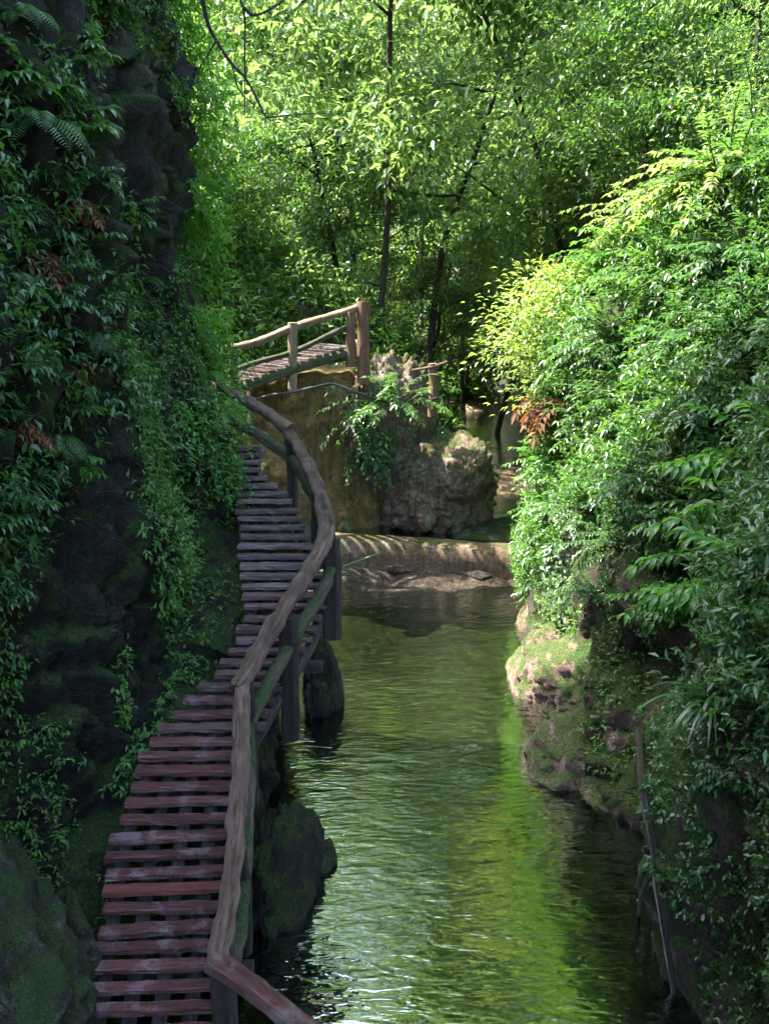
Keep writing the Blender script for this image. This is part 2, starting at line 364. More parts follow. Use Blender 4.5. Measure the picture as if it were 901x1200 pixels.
# ------------------------------------------------------------------ terrain (riverbed, gravel shore, hills) as one sheet
def gdeck(Y): return .9 + .5636 * (Y - 5.9)          # height of the stairway's deck
def interp(x, xs, ys): return np.interp(x, xs, ys)
def terrain_z(X, Y):
    P = np.stack([X, Y, np.zeros_like(X)], -1)
    xl = interp(Y, [-30, 12, 16, 19, 23, 27, 38, 46], [-3.2, -3.2, -3.0, -2.8, .6, 2.2, 3.0, 1.0])
    xr = interp(Y, [-30, 5, 12, 17, 20, 27, 38, 46], [5.2, 4.6, 4.0, 4.8, 5.6, 6.6, 8.0, 4.0])
    sl = interp(Y, [-30, 13, 17, 30, 50], [3.0, 3.0, 1.3, 1.15, .8])
    sr = interp(Y, [-30, 15, 22, 40, 50], [2.0, 2.0, 1.5, 1.1, .75])
    bed = interp(Y, [-30, 5, 12, 18.6, 19.6, 24, 40], [-1.1, -1.0, -.75, -.5, .25, .35, .45])
    bed = bed + .72 * np.exp(-((X - 1.2) / 1.3) ** 2 - ((Y - 11.3) / 1.0) ** 2) + .38 * np.exp(-((X + 1.1) / .9) ** 2 - ((Y - 15.6) / 2) ** 2)
    bed = bed + .42 * np.exp(-((X - 3.6) / 1.6) ** 2 - ((Y - 26) / 1.6) ** 2) + .3 * np.exp(-((X - 2.8) / .7) ** 2 - ((Y - 9.6) / 1.2) ** 2)
    a = np.maximum(0, xl - X); b = np.maximum(0, X - xr)
    side = a * sl + b * sr
    side = np.where(side > 13, 13 + (side - 13) * .45, side)
    z = bed + side + np.maximum(0, Y - 43) * .5
    k = np.clip(side / 2, 0, 1)
    z = z + fbm(P * .28, 4, 3) * 1.3 * k + fbm(P * 1.6, 4, 5) * (.07 + .22 * k)
    return np.minimum(z, 55)
def sheet(name, xs, ys, zf, mat):
    X, Y = np.meshgrid(xs, ys, indexing='ij')
    V = np.stack([X, Y, zf(X, Y)], -1).reshape(-1, 3)
    return MB().add(V, grid_faces(len(xs), len(ys))[:, ::-1], 0, V[:, :2] * .2), V
xs = np.concatenate([np.linspace(-160, -14, 50), np.linspace(-13.7, 13.7, 185), np.linspace(14, 160, 50)])
ys = np.concatenate([np.linspace(-120, 2, 30), np.linspace(2.2, 46, 260), np.linspace(46.4, 220, 90)])
mb, _ = sheet('ground', xs, ys, terrain_z, M['ground'])
ground = tag(mb.obj('ground', M['ground']), 'brown stony streambed rising into steep forest floor on every side', 'ground', None, 'structure')

# ------------------------------------------------------------------ water
def water_sheet(name, x0, x1, y0, y1, z, label):
    xs_, ys_ = np.linspace(x0, x1, 30), np.linspace(y0, y1, 60)
    m_, _ = sheet(name, xs_, ys_, lambda X, Y: np.full_like(X, z), M['water'])
    return tag(m_.obj(name, M['water']), label, 'water', None, 'structure')
water_sheet('water', -4, 6, -8, 19.3, 0.0, 'green rippled pool below the weir reflecting sunlit trees')
water_sheet('water', -3, 9, 19.5, 46, .58, 'still strip of stream upstream of the weir')

# ------------------------------------------------------------------ rock walls
def wall(path, zs, step, disp, inward):
    P = np.array(path, float); seg = np.linalg.norm(np.diff(P, axis=0), axis=1); L = np.concatenate([[0], np.cumsum(seg)])
    # smooth resample
    u = np.arange(0, L[-1], step)
    Q = np.stack([np.interp(u, L, P[:, 0]), np.interp(u, L, P[:, 1])], -1)
    k = int(.5 / step); ker = np.hanning(2 * k + 3); ker /= ker.sum()
    pad = np.pad(Q, ((k + 1, k + 1), (0, 0)), mode='edge')
    Q = np.stack([np.convolve(pad[:, i], ker, 'valid') for i in (0, 1)], -1)
    T = norm(np.gradient(Q, axis=0)); N = np.stack([T[:, 1], -T[:, 0]], -1) * inward    # points out of the rock
    Z = np.asarray(zs); n, m = len(Q), len(Z)
    base = np.stack([np.broadcast_to(Q[:, None, 0], (n, m)), np.broadcast_to(Q[:, None, 1], (n, m)), np.broadcast_to(Z[None], (n, m))], -1)
    N3 = np.concatenate([N, np.zeros((n, 1))], -1)[:, None]
    D = disp(base)
    V = base + N3 * D[..., None]
    # roughen in z as well so ledges overhang
    V[..., 2] += .12 * fbm(base * 1.4 + 40, 3, 21)
    return V, n, m
def cliff_disp(B):
    X, Y, Z = B[..., 0], B[..., 1], B[..., 2]
    d = -.055 * np.maximum(0, Z - 3)
    d = d + .42 * np.exp(-((Y - 8.7) / .8) ** 2 - ((Z - 3.9) / 1.3) ** 2)
    d = d + .30 * np.exp(-((Y - 6.0) / 1.6) ** 2 - ((Z - 6.6) / 1.3) ** 2)
    d = d - .45 * np.exp(-((Y - 6.6) / 1.1) ** 2 - ((Z - 2.6) / 1.2) ** 2)
    ledge = sstep((gdeck(Y) - .42 - Z) / .35) * sstep((Y - 5.8) / 1.2) * sstep((12.9 - Y) / .8)
    d = d + ledge * interp(Y, [5, 7, 8, 9, 10, 11, 12], [.8, 1.0, .95, 1.0, 1.05, 1.0, .7])
    d = d + .28 * fbm(B * np.array([.8, .8, .45]), 4, 1) + .085 * fbm(B * np.array([2.6, 2.6, 1.3]), 5, 2, .6)
    q = (Z * .9 + .35 * Y + 1.1 * fbm(B * .5, 3, 8)) * 1.6; fr = q - np.floor(q); d = d + .16 * (sstep(fr / .8) - .5) * (.6 + .6 * vnoise(B * .8, 9))
    q = (Y * 1.1 - .25 * Z + .9 * fbm(B * .6, 3, 18)) * 1.2; fr = q - np.floor(q); d = d + .12 * (sstep(fr / .85) - .5)
    d = d + .035 * fbm(B * 7, 3, 19, .6)
    return d
cl_path = [(-4.4, -4), (-4.0, 1), (-3.7, 3.5), (-3.4, 5), (-3.3, 6), (-3.0, 7), (-2.8, 8), (-2.65, 8.8), (-2.95, 9.5), (-2.6, 10.3), (-2.3, 11.2), (-2.3, 12), (-2.7, 12.8), (-3.9, 13.4), (-6.5, 14), (-11, 15)]
V, n, m = wall(cl_path, np.arange(-1.2, 14.2, .05), .05, cliff_disp, 1)
t1 = V[:, -1:, :] + np.array([-.3, 0, 3.0]); t2 = V[:, -1:, :] + np.array([-.8, 0, 6.0]); top = V[:, -1:, :] + np.array([-12, 0, 7.5]); Vc = np.concatenate([V, t1, t2, top], 1)  # unseen upper rows raised so the cliff shades the near gorge
CL_F = grid_faces(n, m + 3)
mb = MB().add(Vc.reshape(-1, 3), CL_F)
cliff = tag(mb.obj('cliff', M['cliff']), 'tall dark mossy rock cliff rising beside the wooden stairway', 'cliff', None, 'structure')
BV_C = BVHTree.FromPolygons(Vc.reshape(-1, 3).tolist(), CL_F.tolist())
CV = V

def bank_disp(B):
    X, Y, Z = B[..., 0], B[..., 1], B[..., 2]
    d = -interp(Z, [-2, 0, 1.2, 2.2, 5, 8.2, 9.2, 13], [.2, 0, .1, .45, 1.3, 2.6, 5.0, 14])
    tip = sstep((Y - 12.5) / 3)
    d = d * (1 - tip) + tip * interp(Z, [-2, 0, 2.5, 5, 6.8, 7.6, 8.6, 13], [.2, 0, -.2, -.4, -1.0, -1.9, -4.5, -13])
    near = sstep((9.5 - Y) / 2.5)
    d = d + near * interp(Z, [-2, 0, 3.2, 4.5], [0, 0, .75, .6])         # near part stays steep like a wall
    d = d + .28 * fbm(B * .7, 4, 31) + .09 * fbm(B * 2.6, 4, 32, ridge=True)
    d = d - .35 * np.exp(-((Y - 6.0) / .9) ** 2 - ((Z - .8) / 1.0) ** 2)
    return d
bk_path = [(4.4, -4), (3.6, 2), (3.15, 4.5), (2.9, 6.5), (3.05, 8), (3.2, 9.5), (2.9, 10.3), (2.6, 11.5), (2.6, 12.5), (2.7, 14), (2.75, 15.7), (3.3, 17), (3.85, 18.4), (4.8, 19.6), (7, 21), (12, 24)]
V, n, m = wall(bk_path, np.arange(-1.2, 13, .08), .08, bank_disp, -1)
top = V[:, -1:, :] + np.array([12, 0, 5.0]); Vb = np.concatenate([V, top], 1)
BK_F = grid_faces(n, m + 1)[:, ::-1]
mb = MB().add(Vb.reshape(-1, 3), BK_F)
bank = tag(mb.obj('river_bank', M['bank']), 'steep rocky stream bank thick with leafy plants across the water', 'bank', None, 'structure')
BV_B = BVHTree.FromPolygons(Vb.reshape(-1, 3).tolist(), BK_F.tolist())
BKV = V
gv = np.array([v.co for v in ground.data.vertices]); BV_G = None
BV_G = BVHTree.FromPolygons(gv.tolist(), [tuple(p.vertices) for p in ground.data.polygons])

def hit(bv, x, y):
    d = ray(x, y).normalized()
    p, nrm, i, dist = bv.ray_cast(CAM, d)
    if p is None: return None, None
    if nrm.dot(d) > 0: nrm = -nrm
    return p, nrm

# ------------------------------------------------------------------ boulders and stones
def stone(loc, size, seed, mat, label, cat='boulder', name='boulder', group=None, **kw):
    o = rock(MB(), (0, 0, 0), size, seed, **kw).obj(name, M[mat], None, loc)
    return tag(o, label, cat, group)
stone((-3.3, 5.45, .85), (.98, 1.15, 1.85), 11, 'mossy', 'big grey-green mossy boulder in the lower corner beside the stair foot', amp=.28, fine=.15)
stone((-2.72, 6.15, .85), (.26, .42, .62), 12, 'mossy', 'narrow green slanting stone wedged behind the big mossy boulder', rot=.5)
stone((-2.75, 5.45, .30), (.30, .36, .38), 13, 'mossy', 'square moss-covered block beside the lowest red steps', rot=.4)
stone((-2.75, 5.95, .22), (.24, .3, .26), 19, 'mossy', 'small dark stone tucked between mossy boulder and steps', rot=1.4)
stone((-1.22, 8.1, 0), (.38, .75, 1.2), 14, 'cliff', 'tall dark rock standing in the pool under the handrail', amp=.3, fine=.12, rot=-.2)
stone((-1.0, 12.6, .2), (.36, .5, 1.0), 15, 'cliff', 'dark wet rock under the stairway posts at the bend', amp=.3, fine=.12)
stone((-.72, 8.7, .02), (.2, .2, .28), 16, 'mossy', 'small dark stone at the waterline beside the tall rock', rot=.8)
for (x, y, Y, s, seed, lb) in [
    (712, 800, 12.1, (.75, .75, .55), 41, 'rounded pinkish mossy boulder on top of the rock pile at the bank'),
    (690, 880, 11.3, (.60, .75, .55), 42, 'pale green mossy boulder at the foot of the rock pile'),
    (645, 800, 13.6, (.42, .7, .48), 43, 'dark brown boulder at the waterline below the ivy point'),
    (735, 935, 10.4, (.50, .6, .40), 44, 'reddish eroded rock half in the pool near the tree roots'),
    (690, 760, 13.2, (.6, .6, .45), 45, 'pale pinkish rock above the rock pile under overhanging leaves'),
    (765, 845, 10.8, (.48, .55, .6), 46, 'tall mossy rock leaning on the steep bank behind the rock pile')]:
    stone(at(x, y, Y) + Vector((-.26, -.2, .05)), tuple(1.3 * q for q in s), seed, 'pink', lb, amp=.3, fine=.09, fr=1.6)
stone(at(618, 735, 16.0) + Vector((.25, 0, 0)), (.5, .9, .62), 47, 'grey', 'blue-grey wet rock at the tip of the bank', amp=.35, fine=.1)
c0 = at(505, 560, 21.5); mbx = MB()
rock(mbx, (.05, 0, -.3), (1.5, 1.35, 1.5), 50, sub=6, amp=.22, fine=.12, fr=1.5)
rock(mbx, at(462, 500, 22.0) - c0, (1.4, 1.2, 1.75), 57, sub=6, amp=.22, fine=.12, fr=1.5, rot=1)
rock(mbx, at(538, 555, 21.0) - c0, (.85, .8, .9), 58, sub=5, amp=.25, fine=.12, fr=1.6, rot=2)
tag(mbx.obj('boulder', M['grey'], None, c0), 'huge rough grey boulder beside the ochre wall under the lookout deck', 'boulder')
stone(at(500, 607, 20.3), (.26, .25, .36), 53, 'grey', 'small pale standing stone under the overhang of the huge boulder', 'stone', 'stone')
stone(at(455, 462, 22.8), (.9, .9, 1.0), 51, 'grey', 'lighter rock ledge next to the thick end post of the deck', amp=.3, fine=.12)
stone(at(578, 625, 21.0) + Vector((.5, 0, -.4)), (2.3, 1.5, .9), 52, 'slab', 'low sloping mossy slab behind the weir', amp=.18, fine=.06)
stone(at(585, 560, 27.5), (1.2, .9, .35), 54, 'concrete', 'sunlit pale gravel shoal upstream of the sloping slab', 'rock', 'rock', amp=.2)
for k, (x, y, Y, s, lb) in enumerate([(625, 685, 18.4, .32, 'flat wet stone below the sunny end of the weir'), (560, 672, 18.9, .3, 'dark flat stone in the riffle below mid weir'),
        (470, 668, 19.0, .26, 'little wet stone in the riffle below the huge boulder'), (752, 1000, 9.2, .3, 'brown stone just under water beside the bank roots'),
        (330, 1000, 9.2, .22, 'rounded stone at the edge of the pool under the steps')]):
    stone(at(x, y, Y), (s * 1.4, s, s * .30), 60 + k, 'wetstone', lb, 'stone', 'stone', sub=4)
# ochre retaining wall under the lookout deck
def ochre_wall():
    xs_, zs_ = np.linspace(0, 1, 90), np.linspace(0, 1, 90)
    A, B_ = np.meshgrid(xs_, zs_, indexing='ij')
    p0, p1 = at(285, 600, 20.2), at(470, 600, 21.3)
    X = p0.x + (p1.x - p0.x) * A; Y = p0.y + (p1.y - p0.y) * A; Z = -.2 + (4.5 + .45 * A - 1.1 * sstep((A - .66) / .12)) * B_
    Y = Y + .55 * B_ + 2.2 * sstep((A - .78) / .22) ** 2 
    P = np.stack([X, Y, Z], -1); P[..., 1] -= .18 * fbm(P * .9, 4, 71) + .06 * fbm(P * 4, 4, 72); P[..., 2] += .10 * fbm(P * 1.5, 3, 73) * B_
    front = P; back = P + np.array([0, 2.6, 0])
    m_ = MB(); n_ = 90; g = grid_faces(n_, n_)
    m_.add(front.reshape(-1, 3), g[:, ::-1] if False else g)
    for line in ((front[:, -1], back[:, -1]), (front[0, :], back[0, :]), (front[-1, :], back[-1, :])):
        m_.add(np.stack(line, 1).reshape(-1, 3), grid_faces(n_, 2))
    return tag(m_.obj('retaining_wall', M['ochre']), 'ochre earth-coloured retaining wall under the lookout deck', 'wall')
ochre_wall()

# ------------------------------------------------------------------ weir
def weir():
    p0, p1 = at(380, 630, 19.9), at(668, 662, 18.75)
    a = np.array(p0); b = np.array(p1); n_ = 60
    prof = np.array([(-.30, -.48), (-.34, -.1), (-.32, .20), (-.24, .27), (0, .28), (.24, .26), (.32, .18), (.33, -.48)])
    d = norm((b - a)[None])[0]; d[2] = 0; d = d / np.linalg.norm(d); side = np.array([-d[1], d[0], 0])
    V = []
    for i in range(n_):
        t = i / (n_ - 1); c = a + (b - a) * t; c[2] = .50 - .06 * t; c = c + side * .05 * math.sin(t * 4)
        for (s, z) in prof: V.append(c + side * s + np.array([0, 0, z]))
    V = np.array(V); V += (.028 * fbm(V * 2.2, 4, 81))[:, None] * np.array([.3, 1, .8])
    m_ = MB(); m_.add(V, grid_faces(n_, len(prof)), 0, smooth=True)
    m_.add(V[:len(prof)], np.arange(len(prof))[None]); m_.add(V[-len(prof):], np.arange(len(prof))[None, ::-1])
    return tag(m_.obj('weir', M['concrete']), 'low weathered weir beam across the stream with sunlit top', 'weir')
weir()
def apron():
    xs_, ys_ = np.linspace(-1.9, 4.2, 70), np.linspace(16.8, 19.6, 60)
    def zf(X, Y): 
        P = np.stack([X, Y, 0 * X], -1)
        return -.62 + .60 * sstep((Y - 16.9) / 1.2) + .09 * sstep((Y - 18.2 + .10 * X) / .7) + .05 * fbm(P * np.array([2.2, 5, 1]), 3, 92) + .03 * fbm(P * np.array([1.2, 2.6, 1]), 4, 91)
    m_, _ = sheet('riverbed_ledge', xs_, ys_, zf, M['bank'])
    return tag(m_.obj('riverbed_ledge', M['wetstone']), 'wet stone ledge at water level below the weir', 'ledge', None, 'structure')
apron()

# ------------------------------------------------------------------ the stairway
def on_deck(x, y, h=0.0):
    d = ray(x, y); k = .5636       # z = .9 + k (Y - 5.9) + h
    s = (CAM.z - .9 + k * 5.9 - h) / (k * d.y - d.z)
    return CAM + d * s
RAIL_H = .85
rail_px = [(262, 457), (300, 477), (337, 503), (352, 527), (368, 558), (379, 592), (384, 625), (371, 655), (350, 688), (320, 737), (283, 803), (283, 870), (280, 930), (275, 990), (269, 1040), (263, 1080), (253, 1130)]
rail = [on_deck(x, y, RAIL_H) for x, y in rail_px]
left_px = [(268, 520), (274, 545), (277, 580), (280, 620), (284, 660), (288, 700), (283, 728), (266, 762), (252, 788), (228, 812), (194, 840), (168, 880), (157, 905), (140, 950), (128, 1000), (118, 1060), (110, 1120), (98, 1197), (90, 1260)]
lp = sorted([on_deck(x, y) for x, y in left_px], key=lambda p: p.y)
rp = sorted([(p.y, p.x) for p in rail[1:]])
LX = lambda Y: float(np.interp(Y, [p.y for p in lp], [p.x for p in lp]))
RX = lambda Y: float(np.interp(Y, [p[0] for p in rp], [p[1] for p in rp]))
stair = empty('plank_stairway', (-2, 6, gdeck(6)))
tag(stair, 'winding stairway of red planks with a crooked log handrail above the pool', 'stairway')
bpy.context.view_layer.update()
def child(mb, name, mat, root):
    o = mb.obj(name, mat, root); o.matrix_parent_inverse = Matrix.Translation(-Vector(root.location)); return o
Yp = 4.9; k = 0; r_ = random.Random(3)
while Yp < 12.15:
    xl, xr = LX(Yp) + r_.uniform(-.05, .04), RX(Yp) - .02 + r_.uniform(-.015, .03)
    w = r_.choice([.105, .108, .112, .118, .132]); th = r_.uniform(.05, .064)
    zc = gdeck(Yp) - th / 2 + r_.uniform(-.006, .006)
    tilt = r_.uniform(-.025, .035) + (.05 if Yp < 7.5 else 0); ax = np.array([math.cos(tilt), math.sin(tilt), r_.uniform(-.008, .012)])
    ay = np.array([-math.sin(tilt), math.cos(tilt), r_.uniform(-.03, .04)])
    b = box(MB(), ((xl + xr) / 2, Yp, zc), ax, ay, (0, 0, 1), max(.2, (xr - xl) / 2), w / 2, th / 2, 0, .008, .004, k, 9)
    mat = 'plank_red' if Yp < 8.2 + r_.uniform(-.25, .25) else ('plank_mid' if Yp < 9.4 + r_.uniform(-.3, .3) else 'plank_grey')
    if k == 12: mat = 'plank_bright'
    o = child(b, 'plank', M[mat], stair)
    if k == 12: o['label'] = 'brighter rust-red plank'
    Yp += .141 + r_.uniform(-.010, .012); k += 1
for j in range(5):                                             # round bearers under the planks
    f = .08 + j * .21; pts = []
    for Y in np.linspace(4.7, 12.2, 16): pts.append((LX(Y) + (RX(Y) - LX(Y)) * f, Y, gdeck(Y) - .165))
    child(tube(MB(), pts, .065, 10, 0, .006, 200 + j, True, 4), 'bearer', M['bearer'], stair)
# rails: five crooked logs, each its own part
def jog(p, s): return [np.array(q) for q in p]
segs = [(0, 3, .066, .074, 'log'), (2, 7, .075, .095, 'log'), (6, 11, .095, .09, 'log'), (10, 17, .088, .080, 'log')]
for i, (a, b, r0, r1, mt) in enumerate(segs):
    pts = [p_ + np.array([0, 0, .018 * (-1) ** i]) for p_ in jog(rail[a:b], i)]; n_ = len(pts); pts[0] = pts[0] + (pts[0] - pts[1]) * .12; pts[-1] = pts[-1] + (pts[-1] - pts[-2]) * .10
    child(tube(MB(), pts, list(np.linspace(r0, r1, n_)), 20, 0, .02, 300 + i, True, 14), 'handrail', M[mt], stair)
e0 = np.array(rail[-1]); e1 = np.array(on_deck(352, 1203, RAIL_H)); e1 = e0 + (np.array(at(350, 1200, 5.2)) - e0)
e2 = e1 + (e1 - e0) * .6
child(tube(MB(), [e0 - (e1 - e0) * .06, (e0 + e1) / 2 + np.array([0, 0, .03]), e1, e2], [.085, .09, .09, .09], 16, 0, .012, 320, True, 6), 'handrail', M['log_red'], stair)['label'] = 'red-brown log rail at the near corner'
low = [np.array(p) + np.array([.05, 0, -.40]) for p in rail]
for i, (a, b) in enumerate([(0, 3), (2, 7), (6, 11), (10, 17)]):
    pts = low[a:b]; child(tube(MB(), pts, list(np.linspace(.07, .075, len(pts))), 12, 0, .014, 330 + i, True, 6), 'lower_rail', M['log_moss'], stair)
for i, (ix, down, r) in enumerate([(2, 1.1, .075), (4, 1.2, .085), (6, 1.30, .11), (8.6, 1.5, .10), (10, 1.25, .085), (13, 1.1, .07), (16, 1.6, .10)]):
    a = int(ix); f = ix - a; p = np.array(rail[a]) * (1 - f) + (np.array(rail[a + 1]) * f if f else 0)
    pts = [p + np.array([.03, .03, -.06]), p + np.array([.045, .03, -.5]), p + np.array([.03, .02, -down])]
    child(tube(MB(), pts, [r, r * 1.02, r * 1.05], 12, 0, .01, 350 + i, True, 4), 'post', M['post'], stair)
for i, Y in enumerate((6.2, 7.6, 9.0, 10.4, 11.6)):             # cross beams carrying the bearers, let into the cliff
    z = gdeck(Y) - .26; child(tube(MB(), [(LX(Y) + .1, Y, z - .03), (RX(Y) + .12, Y, z - .05)], .075, 10, 0, .01, 370 + i, True, 1), 'cross_beam', M['post'], stair)
cv = [np.array(on_deck(283, 803, RAIL_H)) + np.array([0.02, 0, -.02])]
ringp = [np.array(rail[10]) + .102 * np.array([math.cos(a), .35 * math.sin(a), .93 * math.sin(a)]) for a in np.linspace(0, 2 * PI, 14)]
child(tube(MB(), ringp, .014, 6), 'wire_tie', M['post'], stair)

# ------------------------------------------------------------------ lookout deck in the distance
A0, B0 = np.array(at(255, 466, 18.5)), np.array(at(410, 412, 20.7))
dd = B0 - A0; dl = np.linalg.norm(dd); dx = dd / dl; back = np.array([-dx[1], dx[0], 0]); back /= np.linalg.norm(back)
deck = empty('lookout_deck', tuple((A0 + B0) / 2)); bpy.context.view_layer.update()
tag(deck, 'raised log deck with railing above the ochre retaining wall', 'deck')
N_ = 17
for i in range(N_):
    t = (i + .6) / N_; c = A0 + dd * t + back * .62 + np.array([0, 0, .13 + .02 * (i % 3 == 0)])
    ax = np.array([dx[0], dx[1], 0]); ax /= np.linalg.norm(ax)
    child(box(MB(), c, back, ax, (0, 0, 1), .68, .075, .03, 0, .008, .005, 400 + i, 5), 'plank', M['plank_grey'], deck)
child(tube(MB(), [A0 - dx * .3, A0 + dd * .5 + np.array([0, 0, .03]), B0 + dx * .1], [.10, .11, .10], 12, 0, .015, 420, True, 6), 'edge_log', M['log_moss'], deck)
child(tube(MB(), [A0 + back * 1.2 - dx * .3, B0 + back * 1.2], .10, 10, 0, .01, 421, True, 4), 'edge_log', M['log_moss'], deck)
def rail_pt(px, py, t): 
    Y = 18.5 + 2.2 * t; return np.array(at(px, py, Y))
tp = [rail_pt(258, 410, .02), rail_pt(300, 401, .3), rail_pt(345, 383, .58), rail_pt(385, 371, .85), rail_pt(418, 361, 1.02)]
child(tube(MB(), tp, [.075, .08, .085, .085, .085], 12, 0, .012, 422, True, 6), 'handrail', M['far_log'], deck)
mp = [rail_pt(258, 440, .02), rail_pt(300, 425, .3), rail_pt(345, 412, .58), rail_pt(385, 393, .85), rail_pt(412, 382, .98)]
child(tube(MB(), mp, .065, 10, 0, .012, 423, True, 6), 'lower_rail', M['log_moss'], deck)
for (px, y0, y1, t, r, mt) in [(274, 406, 456, .10, .09, 'post'), (343, 378, 458, .55, .105, 'far_log'), (411, 365, 430, .95, .11, 'far_post')]:
    p0, p1 = rail_pt(px, y0, t), rail_pt(px, y1, t)
    child(tube(MB(), [p0, (p0 + p1) / 2, p1], r, 12, 0, .012, 430 + px, True, 4), 'post', M[mt], deck)
p0, p1 = rail_pt(426, 353, 1.04), rail_pt(426, 450, 1.04)
child(tube(MB(), [p0, (p0 + p1) / 2, p1], [.165, .16, .165], 14, 0, .015, 440, True, 4), 'end_post', M['far_post'], deck)
p0, p1 = rail_pt(304, 455, .35), rail_pt(306, 590, .35)
child(tube(MB(), [p0 + back * .3, p1 + back * .3], [.13, .14], 12, 0, .012, 441, True, 4), 'support_post', M['far_post'], deck)
# hose and its post
hose_px = [(292, 470, 19.3), (318, 463, 19.4), (345, 459, 19.4), (375, 452, 19.5), (392, 450, 19.6), (415, 459, 19.6), (440, 468, 19.9), (468, 474, 20.1), (495, 473, 20.3), (512, 466, 20.5)]
tag(tube(MB(), [at(*p) for p in hose_px], .032, 8, 0, 0, 0, True, 5).obj('hose', M['ink']), 'black hose sagging along the ochre wall to the dark stake', 'hose')
tag(tube(MB(), [at(512, 467, 20.5), at(496, 480, 20.3), at(480, 486, 20.2), at(466, 484, 20.2)], .022, 6, 0, 0, 0, True, 5).obj('hose', M['plank_grey']), 'thin grey hose drooping over the top of the huge boulder', 'hose')
st = empty('stake', at(507, 478, 20.7)); bpy.context.view_layer.update()
tag(st, 'dark wooden stake with a crosspiece on top of the huge boulder', 'stake')
child(tube(MB(), [at(507, 426, 20.7), at(508, 455, 20.7), at(507, 488, 20.7)], .12, 10, 0, .02, 450, True, 4), 'post', M['far_post'], st)
child(tube(MB(), [at(482, 434, 20.65), at(507, 430, 20.6), at(524, 424, 20.65)], .035, 8, 0, .006, 451, True, 3), 'crosspiece', M['far_post'], st)
tag(tube(MB(), [at(404, 664, 18.9), at(425, 656, 18.9), at(441, 650, 18.9)], [.04, .035, .03], 8, 0, .006, 452).obj('driftwood', M['stem']), 'thin green bamboo stick lying in the water by the weir', 'stick')

# ------------------------------------------------------------------ plants
def stems_leaves(seed, n_stems, L, ll, lw, nodes, spread=.9, out=.6, droop=.55, tpl=L5, mat='bank', stem_r=.008, whorl=0, stem='stem'):
    """a leafy bush that leans out along +x; returns (mesh of leaves, mesh of stems)"""
    r = np.random.default_rng(seed); S = MB(); O, D, N, SZ = [], [], [], []
    for i in range(n_stems):
        d = np.array([out + r.normal() * spread * .6, r.normal() * spread, .75 + r.normal() * .35]); d /= np.linalg.norm(d)
        l = L * r.uniform(.55, 1.15); p = np.array([r.normal() * .06, r.normal() * .12, -.05]) * L; pts = [p.copy()]; ns = 7
        for k_ in range(ns):
            d = d + np.array([out * .05, 0, -droop * .22]) + r.normal(size=3) * .06; d /= np.linalg.norm(d); p = p + d * l / ns; pts.append(p.copy())
        pts = np.array(pts); tube(S, pts, list(np.linspace(stem_r, stem_r * .35, len(pts))), 4, 0, cap=False)
        T = np.gradient(pts, axis=0); T = norm(T)
        for k_ in range(nodes):
            t = (.25 + .75 * (k_ + 1) / nodes) * ns if not whorl else (.55 + .45 * (k_ + 1) / nodes) * ns
            a = min(int(t), ns - 1); q = pts[a] + (pts[a + 1] - pts[a]) * (t - a); tn = T[a]
            sd = np.cross(tn, [0, 0, 1]); sd = sd / max(np.linalg.norm(sd), 1e-6)
            if whorl:
                for w_ in range(whorl):
                    an = 2 * PI * w_ / whorl + r.uniform(-.25, .25); e = sd * math.cos(an) + tn * math.sin(an) * 1.0 + tn * .25
                    e[2] = -.12 + r.normal() * .12; O.append(q); D.append(e); N.append(np.array([0, 0, 1]) + r.normal(size=3) * .18); SZ.append(r.uniform(.7, 1.15))
            else:
                for s in (1, -1):
                    e = tn * .55 + sd * s * .8 + np.array([0, 0, -.18 + r.normal() * .16]); O.append(q); D.append(e)
                    N.append(np.array([0, 0, 1]) + r.normal(size=3) * .25); SZ.append(r.uniform(.65, 1.15))
        O.append(pts[-1]); D.append(T[-1]); N.append(np.array([0, 0, 1.]) + r.normal(size=3) * .2); SZ.append(1.)
    SZ = np.array(SZ); Lm = leaves(MB(), O, D, N, ll * SZ, lw * SZ, tpl)
    return Lm.mesh('leaves', LF[mat]), S.mesh('stems', M[stem])
def fern_mesh(seed, n_fronds, L, mat='dark', droop=1.1, out=.8, pinn=18, wid=.22):
    r = np.random.default_rng(seed); S = MB(); O, D, N, SZ = [], [], [], []
    for i in range(n_fronds):
        an = r.normal() * .8; d = np.array([math.cos(an) * out, math.sin(an), .7 + r.normal() * .25]); d /= np.linalg.norm(d)
        l = L * r.uniform(.6, 1.1); p = np.zeros(3); pts = [p.copy()]; ns = 12
        for k_ in range(ns):
            d = d + np.array([0, 0, -droop * .17]); d /= np.linalg.norm(d); p = p + d * l / ns; pts.append(p.copy())
        pts = np.array(pts); tube(S, pts, list(np.linspace(.006, .002, ns + 1)), 4, 0, cap=False); T = norm(np.gradient(pts, axis=0))
        for k_ in range(pinn):
            u = .15 + .85 * k_ / pinn; t = u * ns; a = min(int(t), ns - 1); q = pts[a] + (pts[a + 1] - pts[a]) * (t - a); tn = T[a]
            sd = np.cross(tn, [0, 0, 1.]); sd /= max(np.linalg.norm(sd), 1e-6); nn = np.cross(sd, tn)
            sz = math.sin(PI * min(1, (u - .05) * .97 + .12)) ** .8
            for s in (1, -1):
                O.append(q); D.append(sd * s + tn * .35 - np.array([0, 0, .15])); N.append(nn + r.normal(size=3) * .12); SZ.append(max(.15, sz) * l)
    SZ = np.array(SZ); Lm = leaves(MB(), O, D, N, wid * SZ, wid * .16 * SZ, L5)
    return Lm.mesh('fronds', LF[mat]), S.mesh('stems', M['stem'])
